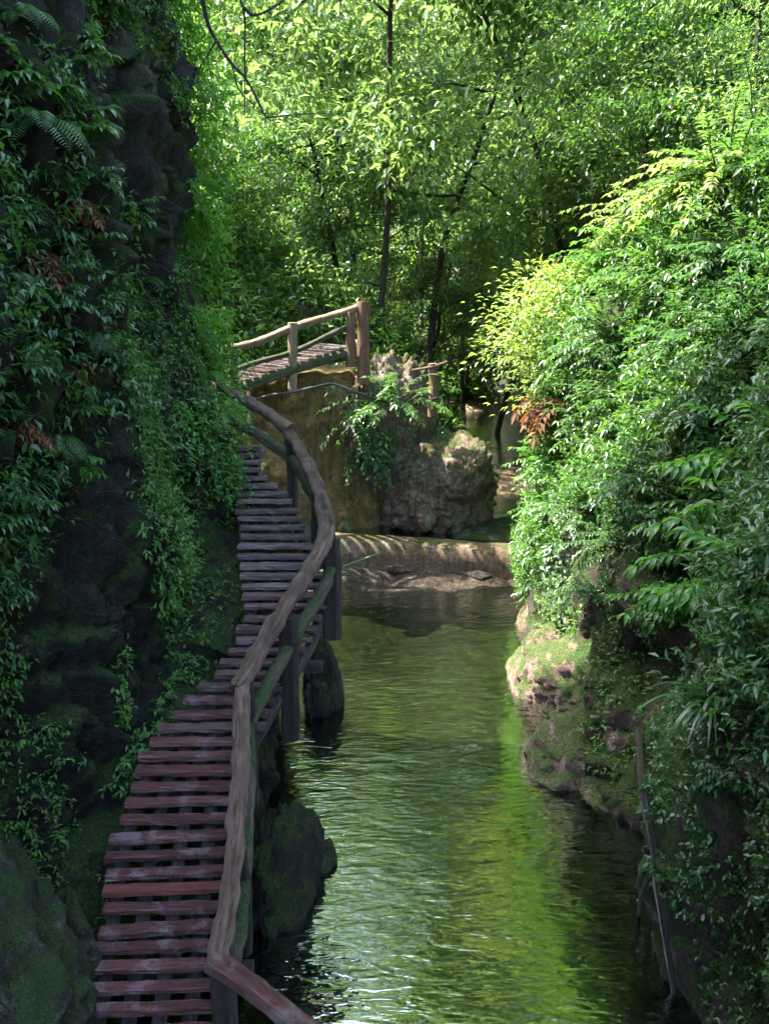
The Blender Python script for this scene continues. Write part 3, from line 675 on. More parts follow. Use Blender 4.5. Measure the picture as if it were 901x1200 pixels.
def grass_mesh(seed, nb, L, mat='dark', out=.7):
    r = np.random.default_rng(seed); m_ = MB()
    for i in range(nb):
        an = r.uniform(-1.7, 1.7); d = np.array([math.cos(an) * out, math.sin(an) * .8, 1.1 + r.normal() * .3]); d /= np.linalg.norm(d)
        l = L * r.uniform(.5, 1.1); p = r.normal(size=3) * .03; w = .011 * r.uniform(.7, 1.4) * (1 + L * .3); sd = norm(np.cross(d, [0, 0, 1.])[None])[0]; V = []; U = []
        for k_ in range(9):
            ww = w * math.sin(PI * (.15 + .85 * k_ / 8) ** .9) if k_ < 8 else .0006
            V += [p + sd * ww, p - sd * ww]; U += [(k_ / 8, .5), (k_ / 8, -.5)]
            d = d + np.array([0, 0, -.26]); d /= np.linalg.norm(d); p = p + d * l / 8
        m_.add(np.array(V), grid_faces(9, 2), 0, np.array(U))
    return m_.mesh('blades', LF[mat]), None
def ivy_mesh(seed, n_, L, mat='dark', ll=.09):
    """strands that hang down a face, local +x is out of the face"""
    r = np.random.default_rng(seed); S = MB(); O, D, N, SZ = [], [], [], []
    for i in range(n_):
        p = np.array([.04, r.normal() * .3, r.uniform(-.1, .1)]); l = L * r.uniform(.4, 1.1); pts = [p.copy()]; d = np.array([.4, 0, -.2])
        for k_ in range(12):
            d = d * .6 + np.array([.02, r.normal() * .12, -.5]); d /= np.linalg.norm(d); p = p + d * l / 12; pts.append(p.copy())
            for _ in range(3):
                O.append(p + r.normal(size=3) * .03); D.append([.8 + r.normal() * .3, r.normal() * .8, -.5 + r.normal() * .3]); N.append([.7, r.normal() * .3, .8]); SZ.append(r.uniform(.6, 1.2))
        tube(S, pts, .005, 4, 0, cap=False)
    SZ = np.array(SZ); return leaves(MB(), O, D, N, ll * SZ, ll * .55 * SZ, L5).mesh('leaves', LF[mat]), S.mesh('stems', M['stem'])

PROTO = {
 'sprig': [stems_leaves(500 + i, 10, .55, .11, .050, 7, .7, .7, .8, L11, 'dark') for i in range(3)],
 'whorl': [stems_leaves(510 + i, 6, .45, .19, .075, 2, .7, .6, .5, L11, 'dark', .007, 6) for i in range(3)],
 'freshsprig': [stems_leaves(520 + i, 8, .5, .15, .055, 6, .7, .7, .8, L11, 'fresh') for i in range(2)],
 'fern': [fern_mesh(530 + i, 8, .7, 'dark') for i in range(3)],
 'freshfern': [fern_mesh(540 + i, 8, .95, 'fresh', 1.3, .9, 16, .20) for i in range(3)],
 'grass': [grass_mesh(550 + i, 40, .7) for i in range(2)],
 'bigleaf': [stems_leaves(560 + i, 13, .95, .24, .09, 6, .8, .8, .6, L11, 'fresh', .012) for i in range(3)],
 'shrub': [stems_leaves(570 + i, 34, 1.0, .125, .046, 10, .95, .7, .6, L5, 'bank', .011) for i in range(4)],
 'darkshrub': [stems_leaves(580 + i, 34, .95, .125, .046, 10, .95, .7, .6, L5, 'dark', .011) for i in range(3)],
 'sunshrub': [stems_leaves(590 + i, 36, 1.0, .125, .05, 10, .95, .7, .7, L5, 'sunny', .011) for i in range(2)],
 'brightshrub': [stems_leaves(595 + i, 34, .9, .115, .045, 10, .95, .7, .7, L5, 'fresh', .011) for i in range(2)],
 'ivy': [ivy_mesh(600 + i, 9, 1.0, 'dark') for i in range(2)],
 'brightivy': [ivy_mesh(606 + i, 12, 1.0, 'fresh', .075) for i in range(2)],
 'deadclump': [stems_leaves(610, 22, .6, .16, .07, 6, .8, .4, 1.6, L5, 'dead', .01)],
}
CNT = {}
def plant(kind, p, rz, sc, label, cat, name, group=None, parts=True, lean=0):
    i = CNT.get(kind, 0); CNT[kind] = i + 1
    lm, sm = PROTO[kind][i % len(PROTO[kind])]
    root = empty(name, p, rz); root.scale = (sc, sc, sc); root.rotation_euler.y = lean
    tag(root, label, cat, group)
    for nm, me in (('foliage', lm), ('stem', sm)):
        if me is None: continue
        o = bpy.data.objects.new('blades' if kind == 'grass' else nm, me); COL.objects.link(o); o.parent = root
    return root
def plant_px(bv, kind, x, y, sc, label, cat, name, group=None, out=.0, lean=0):
    p, nrm = hit(bv, x, y)
    for k_ in range(30):
        if p is not None: break
        x += -4 if bv is BV_C else 4; p, nrm = hit(bv, x, y)
    if p is None: return
    h = Vector((nrm.x, nrm.y, 0)); rz = math.atan2(h.y, h.x) if h.length > .1 else random.uniform(0, 6)
    return plant(kind, p + nrm * (out - .04), rz + random.uniform(-.35, .35), sc, label, cat, name, group, lean=lean)
G1 = 'plants growing on the cliff face'
for kind, x, y, s, lb in [
    ('fern', 25, 25, .9, 'dark hanging fern at the very top corner of the cliff'),
    ('freshsprig', 105, -12, .95, 'bright green broad leaves hanging over the top of the cliff'),
    ('whorl', 100, 70, .9, 'whorled dark-leaved plant below the topmost bright leaves on the cliff'),
    ('whorl', 35, 105, 1.2, 'large pale-sheened whorled plant on the upper cliff beside the fern'),
    ('whorl', 88, 150, 1.1, 'whorled plant with drooping leaves beside the bare black rock hollow'),
    ('fern', 45, 150, 1.0, 'wide fern on the upper cliff under the large whorled plant'),
    ('sprig', 110, 215, .9, 'slim-leaved sprig reaching across the dark rock of the cliff'),
    ('sprig', 150, 250, 1.0, 'long-leaved sprig reaching to the cliff edge'),
    ('whorl', 105, 285, .9, 'blue-green whorled plant in the middle of the cliff vegetation'),
    ('grass', 165, 335, .9, 'pale grass tuft arching from the cliff rock'),
    ('grass', 20, 260, .9, 'dark grass tuft low in the cliff plants by the dead leaves'),
    ('grass', 55, 215, .8, 'thin grass tuft mixed with brown leaves on the upper cliff'),
    ('fern', 15, 330, 1.0, 'dark fern halfway down the cliff'),
    ('sprig', 60, 345, 1.0, 'dense small-leaved sprig halfway down the cliff'),
    ('fern', 115, 400, .8, 'small fern above the mossy ridge of the cliff'),
    ('sprig', 20, 420, 1.0, 'dark leafy sprig hanging over the lower cliff hollow'),
    ('sprig', 140, 455, 1.0, 'sprig with blue-sheened leaves beside the top of the mossy ridge'),
    ('whorl', 75, 480, .9, 'whorled plant over the rusty dead leaves on the cliff'),
    ('fern', 60, 515, .8, 'broad pale fern frond low on the cliff plants'),
    ('freshsprig', 95, 545, .6, 'yellow-green sprig at the bottom of the cliff plants'),
    ('sprig', 190, 515, .75, 'lone twig of bluish leaves standing off the cliff'),
    ('whorl', 15, 600, .8, 'bright whorled plant above the dark cliff hollow'),
    ('grass', 25, 575, .8, 'long-bladed grass tuft above the dark cliff hollow'),
    ('sprig', 12, 690, .7, 'small heart-leaved creeper on the edge of the dark hollow'),
    ('freshsprig', 10, 800, .35, 'tiny three-leaved seedling hanging in the dark hollow')]:
    plant_px(BV_C, kind, x, y, s * .85, lb, 'plant' if kind != 'grass' else 'grass tuft', {'fern': 'fern', 'grass': 'grass_tuft'}.get(kind, 'leafy_plant'), G1)
for i, (x, y, s) in enumerate([(40, 300, .6), (70, 425, .55), (20, 500, .5), (90, 240, .5)]):
    plant_px(BV_C, 'deadclump', x, y, s, ['rusty dead leaf cluster beside the halfway fern on the cliff', 'brown dead leaves over the pale fern frond', 'brown withered leaves below the dark leafy sprig', 'reddish withered frond under the slim-leaved sprig'][i], 'dead leaves', 'withered_plant', 'withered leaves on the cliff')
G2 = 'ferns fringing the edge of the cliff'
for (x, y, s, kd, lb) in [(222, 95, .6, 'brightivy', 'topmost fringe ivy on the cliff edge against the trees'), (228, 215, .7, 'brightivy', 'soft bright ivy on the cliff edge below the bare twigs'),
    (234, 290, .55, 'brightivy', 'feathery ivy on the cliff edge at the height of the grass tuft'), (240, 360, .7, 'brightivy', 'bright ivy on the cliff edge above the lookout railing'),
    (250, 405, 1.0, 'brightivy', 'bright trailing ivy on the cliff edge beside the lookout deck'), (262, 440, .7, 'freshfern', 'bright fern touching the end of the log handrail'),
    (268, 485, .8, 'freshfern', 'long-fronded fern over the top of the stairway'), (262, 520, .9, 'brightivy', 'ivy with rusty tips trailing beside the top steps'),
    (268, 580, .7, 'ivy', 'dark ivy patch on the cliff beside the upper grey steps'), (240, 470, 1.0, 'brightivy', 'green creeper on the cliff edge behind the handrail end')]:
    plant_px(BV_C, kd, x, y, s, lb, 'fern' if 'fern' in kd else 'ivy', 'fern' if 'fern' in kd else 'ivy_plant', G2, .02, -.3)

G3 = 'shrubs covering the steep bank'
for kind, x, y, s, lb in [
    ('bigleaf', 890, 530, 1.0, 'large-leaved shrub at the frame side of the bank, uppermost of its kind'),
    ('bigleaf', 870, 600, 1.0, 'large-leaved shrub with drooping pale-sheened leaves over the bank'),
    ('bigleaf', 838, 650, .9, 'large-leaved shrub reaching out over the bank toward the pool'),
    ('bigleaf', 885, 690, .9, 'large-leaved shrub low at the frame side above the grass tuft'),
    ('bigleaf', 790, 700, .7, 'broad-leaved plant just above the pink boulders'),
    ('sprig', 850, 905, .6, 'lone dark sprig on the mossy wall under the grass tuft'),
    ('darkshrub', 800, 600, .8, 'dark teal shrub between the large-leaved shrubs and the ivy point'),
    ('darkshrub', 730, 640, .8, 'dark small-leaved shrub above the pinkish rock'),
    ('darkshrub', 760, 560, .9, 'dense dark shrub in the middle of the bank'),
    ('darkshrub', 840, 470, 1.0, 'dark glossy shrub high over the large-leaved shrubs'),
    ('darkshrub', 880, 390, 1.1, 'dark glossy shrub in the shaded upper bank beside the frame'),
    ('darkshrub', 800, 400, 1.1, 'dark glossy shrub in the shaded middle of the upper bank'),
    ('darkshrub', 870, 300, 1.2, 'blue-sheened shrub near the top of the shaded bank'),
    ('shrub', 690, 600, .9, 'green shrub above the dark gap at the tip of the bank'),
    ('brightshrub', 660, 600, .9, 'yellow-green bush overhanging the sunny end of the weir'),
    ('brightshrub', 655, 545, 1.0, 'yellow-green bush at the tip of the bank below the dead leaf clump'),
    ('shrub', 700, 500, 1.0, 'green shrub beside the brown dead leaf clump'),
    ('shrub', 745, 470, 1.1, 'leafy shrub above the dense dark shrub of the middle bank'),
    ('shrub', 720, 400, 1.2, 'green shrub behind the pale-branched sunlit tree'),
    ('shrub', 780, 330, 1.2, 'green shrub in half sun on the upper bank'),
    ('brightshrub', 740, 300, 1.3, 'bright shrub on the ridge of the bank above the sunlit tree'),
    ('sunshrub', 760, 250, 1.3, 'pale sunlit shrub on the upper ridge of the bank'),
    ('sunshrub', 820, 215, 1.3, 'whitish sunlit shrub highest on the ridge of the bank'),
    ('shrub', 870, 200, 1.4, 'green shrub behind the whitish sunlit shrub'),
    ('shrub', 695, 690, .7, 'low green shrub over the blue-grey wet rock'),
    ('ivy', 665, 640, 1.2, 'dark ivy curtain at the tip of the bank'),
    ('ivy', 840, 760, 1.0, 'ivy hanging below the large-leaved shrubs')]:
    plant_px(BV_B, kind, x, y, s, lb, 'ivy' if kind == 'ivy' else 'shrub', 'ivy_plant' if kind == 'ivy' else 'leafy_shrub', G3)
plant_px(BV_B, 'grass', 830, 830, 1.1, 'long-bladed grass tuft on the mossy wall beside the pool', 'grass tuft', 'grass_tuft')
plant_px(BV_B, 'deadclump', 665, 450, 1.3, 'hanging clump of brown dead leaves at the tip of the bank', 'dead leaves', 'withered_plant', None, .5)
for (x, y, Y, s, kd, lb) in [(430, 480, 20.9, 1.2, 'ivy', 'green ivy spilling from the deck end over the ochre wall'), (425, 520, 20.8, 1.0, 'ivy', 'lower ivy growth between ochre wall and boulder'),
                            (455, 470, 20.6, 1.6, 'shrub', 'leafy plant at the top of the huge boulder below the end post'), (440, 500, 20.5, 1.5, 'ivy', 'big ivy mass on the seam of ochre wall and boulder'), (455, 500, 20.6, 1.0, 'ivy', 'ivy strands over the near face of the huge boulder'), (520, 500, 20.2, .5, 'ivy', 'small pale plant on the front of the huge boulder'),
                            (405, 612, 20.0, .6, 'fern', 'small green fern at the foot of the ochre wall'), (395, 455, 20.4, .7, 'fern', 'fern beside the thick end post of the deck')]:
    plant(kd, at(x, y, Y), -PI / 2, s, lb, 'plant', 'fern' if 'fern' in kd else 'ivy_plant')

for (x, y, Y, s, kd, lb) in [(668, 565, 16.6, 1.1, 'brightshrub', 'yellow-green bush leaning over the stream above the weir end'), (690, 545, 14.5, 1.2, 'shrub', 'green bush in front of the dark gap at the bank tip'),
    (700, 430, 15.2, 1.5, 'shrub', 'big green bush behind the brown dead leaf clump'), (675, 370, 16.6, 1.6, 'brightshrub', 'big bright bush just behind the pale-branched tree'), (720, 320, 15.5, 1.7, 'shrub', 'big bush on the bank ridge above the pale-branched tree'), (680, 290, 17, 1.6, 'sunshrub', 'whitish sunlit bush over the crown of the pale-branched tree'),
    (745, 245, 16, 1.7, 'sunshrub', 'large bush painted whitish with sunlight on the skyline of the bank'), (800, 205, 15, 1.4, 'shrub', 'large green bush on the skyline of the bank'), (770, 400, 13.2, 1.4, 'shrub', 'bush standing out from the middle of the shaded bank'), (760, 330, 13.8, 1.5, 'shrub', 'bush standing out below the skyline bushes'),
    (850, 250, 12.6, 1.5, 'darkshrub', 'dark bush high beside the frame in the shade'), (830, 350, 11.6, 1.3, 'darkshrub', 'dark bush standing out halfway up the shaded bank')]:
    plant(kd, at(x, y, Y) + Vector((.55 * s, .2, -.35 * s)), PI + .35, s, lb, 'shrub', 'leafy_shrub', G3)
# leafy carpets that nobody could count
def scatter(verts, nrm_out, dens, seed, zmin=-9, zmax=99):
    """random points on a wall grid"""
    r = np.random.default_rng(seed); n_, m_ = verts.shape[:2]
    i = r.uniform(0, n_ - 1.001, dens); j = r.uniform(0, m_ - 1.001, dens); a, b = i.astype(int), j.astype(int); f, g = (i - a)[:, None], (j - b)[:, None]
    P = verts[a, b] * (1 - f) * (1 - g) + verts[a + 1, b] * f * (1 - g) + verts[a, b + 1] * (1 - f) * g + verts[a + 1, b + 1] * f * g
    N = norm(np.cross(verts[a + 1, b] - verts[a, b], verts[a, b + 1] - verts[a, b])) * nrm_out
    return P, N
def in_view(P, margin=60):
    q = P - np.array(CAM); dep = q[:, 1] * CT - q[:, 2] * ST; upc = q[:, 1] * ST + q[:, 2] * CT
    x = q[:, 0] / np.maximum(dep, .1) * F + 450; y = 600 - upc / np.maximum(dep, .1) * F
    return (dep > .5) & (x > -margin) & (x < 901 + margin) & (y > -margin * 2) & (y < 1200 + margin), x, y
def carpet(name, P, N, L, W, seed, mat, label, cat, lift=.25, fall=.5, per=4, tpl=L5):
    """each point carries a small spray of leaves"""
    r = np.random.default_rng(seed); n_ = len(P)
    lift_ = r.uniform(0, lift, n_)[:, None]; base = P + N * lift_ + r.normal(size=(n_, 3)) * .02
    O, D, NN, S = [], [], [], []
    ax = norm(N * .9 + np.array([0, 0, .25]) + r.normal(size=(n_, 3)) * .5)
    for k_ in range(per):
        d = norm(ax + r.normal(size=(n_, 3)) * .75 + np.array([0, 0, -fall])); O.append(base + ax * (k_ * L * .35)); D.append(d)
        NN.append(np.array([0, 0, 1.2]) + N * .25 + r.normal(size=(n_, 3)) * .3); S.append(r.uniform(.55, 1.2, n_) * np.clip(P[:, 1] / 30, 1, 2.2))
    O, D, NN, S = map(np.concatenate, (O, D, NN, S))
    return tag(leaves(MB(), O, D, NN, L * S, W * S, tpl).obj(name, LF[mat]), label, cat, None, 'stuff')
P, N = scatter(BKV, 1, 140000, 1)
N = np.where((N[:, :1] > 0), -N, N)
cov = fbm(P * .8, 3, 101)
low_ = np.interp(P[:, 1], [5, 9, 10, 13, 15, 18], [3.3, 3.2, 3.5, 3.2, 1.2, .5])
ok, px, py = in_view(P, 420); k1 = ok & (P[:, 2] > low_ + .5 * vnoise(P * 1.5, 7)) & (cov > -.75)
shade_side = vnoise(P * .35, 55) + (px - 760) / 220 - (py < 230) * .8  # darker leaf colour picked where the bank lies in shade
for nm, sel, mt, lb in (('undergrowth', k1 & (shade_side > 0), 'dark', 'glossy undergrowth with shade-darkened leaf colour on the shaded part of the bank'), ('undergrowth', k1 & (shade_side <= 0), 'bank', 'green undergrowth covering the lighter part of the bank')):
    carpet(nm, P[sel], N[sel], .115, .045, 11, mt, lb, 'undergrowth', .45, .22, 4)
P, N = scatter(BKV, 1, 240000, 2); N = np.where((N[:, :1] > 0), -N, N); ok, px, py = in_view(P)
sel = ok & (P[:, 1] < 10.2) & (P[:, 2] < 3.8) & (P[:, 2] > .3) & (fbm(P * 1.3, 3, 5) > -.05 - .35 * (P[:, 2] - 1.2)) & (rng.uniform(size=len(P)) < .75)
carpet('moss', P[sel], N[sel], .055, .03, 12, 'bank', 'tiny-leaved creeping plants matting the wall beside the pool', 'moss', .03, .5, 3)
sel = ok & (P[:, 1] > 9.8) & (P[:, 2] < 2.6) & (P[:, 2] > .3) & (fbm(P * 1.3, 3, 6) > .15) & (rng.uniform(size=len(P)) < .4)
carpet('moss', P[sel], N[sel], .07, .035, 13, 'moss', 'moss and tiny plants over the rock pile at the bank', 'moss', .04, .4, 3)
P, N = scatter(CV, -1, 190000, 3); ok, px, py = in_view(P)
N = np.where((N[:, :1] < 0) & (P[:, 1:2] < 12.2), -N, N)
veg = ((px < 150 + 60 * vnoise(P * 1.2, 4) - np.maximum(0, py - 420) * .55) & (py < 700) & (px > -60)) & ~((px > 90) & (py < 200))
sel = ok & veg & (fbm(P * 1.1, 3, 14) > -.25)
sel2 = sel & (rng.uniform(size=len(P)) < .35)
carpet('undergrowth', P[sel2], N[sel2], .10, .042, 14, 'dark', 'tangled dark undergrowth hanging on the upper cliff', 'undergrowth', .25, .4, 3)
ridge = ok & ((np.exp(-((px - (165 + (py - 480) * .19)) / 26) ** 2) > rng.uniform(.25, 1, len(P))) & (py > 420) & (py < 810))
base_ = ok & (np.exp(-((px - (205 - (py - 800) * .6)) / 16) ** 2) > rng.uniform(.3, 1, len(P))) & (py > 790) & (py < 920)
edge = ok & (px > 225) & (px < 300) & (py > 380) & (py < 800) & (fbm(P * 1.5, 3, 15) > .2 * (py > 560))
sel = ridge | base_
patch = ok & (px > -20) & (px < 290) & (fbm(P * np.array([.9, .9, .5]), 4, 77) > .05 + .35 * ((px > 150) & (py > 560)))
carpet('moss', P[patch], N[patch], .06, .026, 18, 'moss', 'patches of moss and tiny plants on the dark cliff face', 'moss', .05, .5, 3)
carpet('moss', P[sel], N[sel], .075, .03, 15, 'moss', 'thick green moss draped down the ridge of the cliff', 'moss', .10, .5, 7)
fr_ = ok & (P[:, 1] > 11.9) & (P[:, 2] > 4.2) & (P[:, 2] < 13) & (fbm(P * 1.2, 3, 25) > -.35); fr_ &= rng.uniform(size=len(P)) < .65
Nf = N.copy(); Nf[P[:, 1] > 11.9] = norm(np.array([.7, .5, .1]) + 0 * N[P[:, 1] > 11.9])
carpet('hanging_growth', P[fr_], Nf[fr_], .12, .034, 17, 'fresh', 'soft bright ferny growth hanging down the edge of the cliff', 'undergrowth', .65, .8, 4)
carpet('moss', P[edge], N[edge], .06, .028, 16, 'moss', 'moss and ferny growth on the cliff beside the upper steps', 'moss', .05, .4, 3)

# ------------------------------------------------------------------ woodland behind
def tree_meshes(seed, H, spread, leaf, nleaf, mat='wood', bark='bark', lean=(0, 0), r0=.14, first=.35):
    r = np.random.default_rng(seed); T = MB(); tips = []
    pts = [np.array([0, 0, -.5])]; d = np.array([lean[0], lean[1], 1.])
    for k_ in range(8):
        d = d + r.normal(size=3) * .10 + np.array([0, 0, .05]); d /= np.linalg.norm(d); pts.append(pts[-1] + d * H / 8)
    pts = np.array(pts); tube(T, pts, list(np.linspace(r0, r0 * .25, 9)), 8, 0, .01, seed, True, 3)
    nb = 11
    for i in range(nb):
        u = first + (1 - first) * (i + r.uniform(0, .6)) / nb; a = min(int(u * 8), 7); p = pts[a] + (pts[a + 1] - pts[a]) * (u * 8 - a)
        an = i * 2.4 + r.uniform(-.4, .4); l = spread * (1.15 - .6 * abs(u - .55)) * r.uniform(.7, 1.1); e = np.array([math.cos(an), math.sin(an), .35]); q = [p.copy()]
        for k_ in range(5):
            e = e + r.normal(size=3) * .18 + np.array([0, 0, -.04]); e /= np.linalg.norm(e); p = p + e * l / 5; q.append(p.copy())
            if k_ >= 1: tips.append(p + r.normal(size=3) * .15 * spread)
        tube(T, q, list(np.linspace(r0 * .4, r0 * .06, 6)), 5, 0, 0, seed, False, 2)
    tips = np.array(tips); ci = r.integers(0, len(tips), nleaf); big = r.uniform(.5, 1.3, len(tips))
    off = r.normal(size=(nleaf, 3)) * np.array([.30, .30, .16]) * spread * .62 * big[ci][:, None]
    O = tips[ci] + off; D = norm(off * np.array([1, 1, .3]) + r.normal(size=(nleaf, 3)) * .6 * spread * .4 + np.array([0, 0, -.25 * spread * .5])); N = np.array([0, 0, 1.]) + r.normal(size=(nleaf, 3)) * .35; S = r.uniform(.6, 1.2, nleaf)
    return T.mesh('trunk', M[bark]), leaves(MB(), O, D, N, leaf * S, leaf * .42 * S, L5).mesh('crown', LF[mat])
TP = [tree_meshes(700, 9, 3.0, .19, 13000), tree_meshes(701, 11, 3.4, .20, 14000, lean=(-.2, 0)), tree_meshes(702, 8, 2.6, .18, 11000, 'bank'), tree_meshes(703, 12, 3.6, .20, 15000, 'wood', 'bark', (.15, -.1))]  # third tree has darker teal leaves standing in for woodland shade
def tree(proto, p, rz, sc, label, group='trees on the slopes behind the stream'):
    root = empty('broadleaf_tree', p, rz); root.scale = (sc, sc, sc); tag(root, label, 'tree', group)
    tm, cm = TP[proto]
    for nm, me in (('trunk', tm), ('crown', cm)):
        o = bpy.data.objects.new(nm, me); COL.objects.link(o); o.parent = root
    return root
def ground_at(x, y): 
    return float(terrain_z(np.array([x]), np.array([y]))[0])
for k_, (px, Y, pr, sc, lb) in enumerate([
    (265, 24, 2, .75, 'leafy tree close behind the cliff edge and the bare twigs'),
    (395, 33, 2, 1.0, 'slender tree above the thick end post of the deck'), (450, 38, 0, .9, 'small tree below the brightest gap in the canopy'),
    (505, 34, 2, .9, 'tree with pale sunlit leaves over the huge boulder'), (578, 36, 3, .95, 'dark-trunked curved tree in the middle of the woodland'),
    (640, 40, 1, 1.0, 'tree with sunny crown behind the pale-branched tree'), (690, 31, 0, 1.1, 'tall tree rising behind the ridge of the bank'),
    (760, 27, 3, 1.0, 'tree whose crown fills the view above the whitish shrub'), (850, 24, 1, 1.0, 'tree leaning over the top of the shaded bank'),
    (300, 40, 3, 1.1, 'tall tree high on the slope behind the bare twigs'), (370, 52, 1, 1.2, 'distant tree beside the brightest gap in the canopy'),
    (500, 54, 3, 1.1, 'distant tree at the head of the valley'), (600, 56, 0, 1.3, 'distant tree behind the dark curved trunk'),
    (720, 48, 3, 1.3, 'distant tall tree high on the far slope'), (820, 42, 2, 1.6, 'distant tree showing above the leaning tree'),
    (240, 33, 2, 1.3, 'tree half hidden by the cliff edge'), (540, 44, 1, .8, 'low bushy tree over the far still water')]):
    X = (px - 450) / F * Y; tree(pr, (X, Y, ground_at(X, Y) - .2), k_ * 1.7, sc, lb)
for k_, (x, y, z, pr, sc, lb) in enumerate([(-4.6, 10.5, 20, 0, .8, 'unseen tree added on the cliff top for shade'), (-4.4, 6, 20, 2, .9, 'unseen tree added on the cliff above the viewer for shade')]):  # out-of-view trees added to shade the near gorge
    tree(pr, (x, y, z), k_ * 2.1 + .4, sc, lb, 'trees on the gorge rim')
TP.append(tree_meshes(710, 19, 5.2, .34, 14000, 'wood', 'bark', (.10, 0), .13, .42)); TP.append(tree_meshes(711, 22, 5.6, .36, 15000, 'wood', 'bark', (-.12, -.05), .13, .45))  # tall trees with crowns above the frame, added for the pool to reflect
for k_, (px, Y, pr, sc, lb) in enumerate([(410, 40, 4, 1.25, 'tall tree beside the bright canopy gap'), (436, 31, 5, 1.0, 'tall slender tree added past the end post for the pool reflection'), (505, 33, 4, 1.15, 'tall slender tree added beyond the huge boulder for the pool reflection'),
    (545, 40, 5, .95, 'tall dark-stemmed tree above the huge boulder'), (800, 19.5, 5, 1.0, 'tall tree close behind the skyline bushes of the bank'), (668, 28, 4, 1.0, 'tall tree behind the pale-branched tree'), (735, 36, 5, 1.1, 'tall tree over the ridge of the bank'),
    (830, 27, 4, 1.0, 'tall tree over the upper corner of the bank'), (500, 46, 5, 1.3, 'tallest distant tree in the middle of the valley')]):
    X = (px - 450) / F * Y; tree(pr, (X, Y, ground_at(X, Y) - .3), k_ * 1.3 + .5, sc, lb, 'tall trees of the valley')
TP.append(tree_meshes(712, 24, 6.0, .34, 11000, 'wood', 'bark', (.38, -.12), .24, .5))  # leaning tree with an unseen crown, added to green the pool reflection
for k_, (x, y, rz, sc, lb) in enumerate([(9.0, 27.5, PI + .3, .95, 'tall leaning tree added behind the bank for the pool reflection')]):
    tree(6, (x, y, ground_at(x, y) - .3), rz, sc, lb, 'tall trees of the valley')
for k_, (x, y, pr, sc, lb) in enumerate([(5.0, 16.3, 2, .62, 'small tree on the crest of the bank over the whitish bush'), (6.2, 14.8, 0, .62, 'small tree on the bank crest nearest the frame'), (4.7, 18.6, 1, .6, 'small tree behind the crest of the bank'), (7.2, 18.5, 2, .8, 'small tree in the upper corner behind the bank crest')]):
    tree(pr, (x, y, 7.0), k_ * 1.9, sc, lb, 'trees on the gorge rim')
# sunlit pale-branched tree at the tip of the bank
pt = empty('pale_tree', at(662, 495, 16.2)); bpy.context.view_layer.update(); tag(pt, 'small sunlit tree with white branches and leaves painted pale with sunlight at the tip of the bank', 'tree')
tm = MB(); brs = [[(662, 500), (652, 460), (645, 420), (643, 380), (640, 340)], [(645, 420), (622, 400), (600, 385), (575, 372)], [(648, 440), (620, 445), (590, 425), (565, 415)], [(643, 385), (660, 360), (680, 340)], [(652, 462), (630, 480), (600, 470)], [(643, 365), (615, 345), (590, 340)]]
tips = []
for i, b in enumerate(brs):
    n_ = len(b); q = [np.array(at(x + 40, y, 16.2 - (.35 * j if i else .05 * j) + .3 * (i % 3 - 1) * (j > 0))) for j, (x, y) in enumerate(b)]
    tube(tm, q, list(np.linspace(.055 if i == 0 else .03, .012, n_)), 7, 0, .003, i, True, 4)
    tips += q[1:]
child(tm, 'trunk', M['bark_pale'], pt)
r = np.random.default_rng(77); tips = np.array(tips); nl = 6500; ci = r.integers(0, len(tips), nl); off = r.normal(size=(nl, 3)) * np.array([.36, .36, .12]); off[:, 2] += .10 + .22 * r.integers(-1, 2, nl)
D = norm(off + r.normal(size=(nl, 3)) * .3 + np.array([-.1, -.1, -.12])); S = r.uniform(.6, 1.2, nl)
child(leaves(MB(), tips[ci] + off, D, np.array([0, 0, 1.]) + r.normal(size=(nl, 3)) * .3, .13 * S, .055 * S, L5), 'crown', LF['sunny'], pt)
# bare twigs hanging from above at the cliff edge
bt = empty('bare_branch', at(250, 20, 10.5)); bpy.context.view_layer.update(); tag(bt, 'bare dark twigs hanging down in front of the trees by the cliff edge', 'branch')
tm = MB()
for b, r0 in [([(222, -60), (236, -10), (243, 25), (254, 48), (272, 75), (290, 95), (312, 138)], .03), ([(254, 48), (246, 60), (238, 75)], .012), ([(262, -40), (285, 8), (287, 60), (287, 130)], .016), ([(285, 8), (300, 18), (330, 2), (350, -20)], .02), ([(312, 138), (340, 135), (380, 132)], .01), ([(272, 75), (280, 105), (300, 125), (325, 150)], .009), ([(236, 75), (232, 90), (229, 105)], .01)]:
    q = [np.array(at(x, y, 10.5 + .08 * j)) for j, (x, y) in enumerate(b)]
    tube(tm, q, list(np.linspace(r0, r0 * .4, len(q))), 6, 0, .002, 5, True, 4)
child(tm, 'branch', M['twig'], bt)
# hanging roots at the bank
for i, (b, r0, lb) in enumerate([([(752, 860, 9.3), (758, 930, 9.2), (768, 985, 9.1), (775, 1040, 8.6), (786, 1110, 7.9), (795, 1170, 7.3)], .036, 'pale smooth root running down the wall into the pool'),
                                                                  ([(768, 1000, 8.9), (755, 1045, 8.8), (748, 1090, 8.4)], .025, 'short forked root above the waterline')]):
    p_ = []
    for (x, y, Y) in b:
        h_, n_ = hit(BV_B, x, y); p_.append(np.array(h_ + n_ * .05) if h_ is not None else np.array(at(x, y, Y)))
    tag(tube(MB(), p_, list(np.linspace(r0, r0 * .6, len(p_))), 8, 0, .006, i, True, 6).obj('root', M['bearer' if i == 0 else 'log_moss']), lb, 'root')
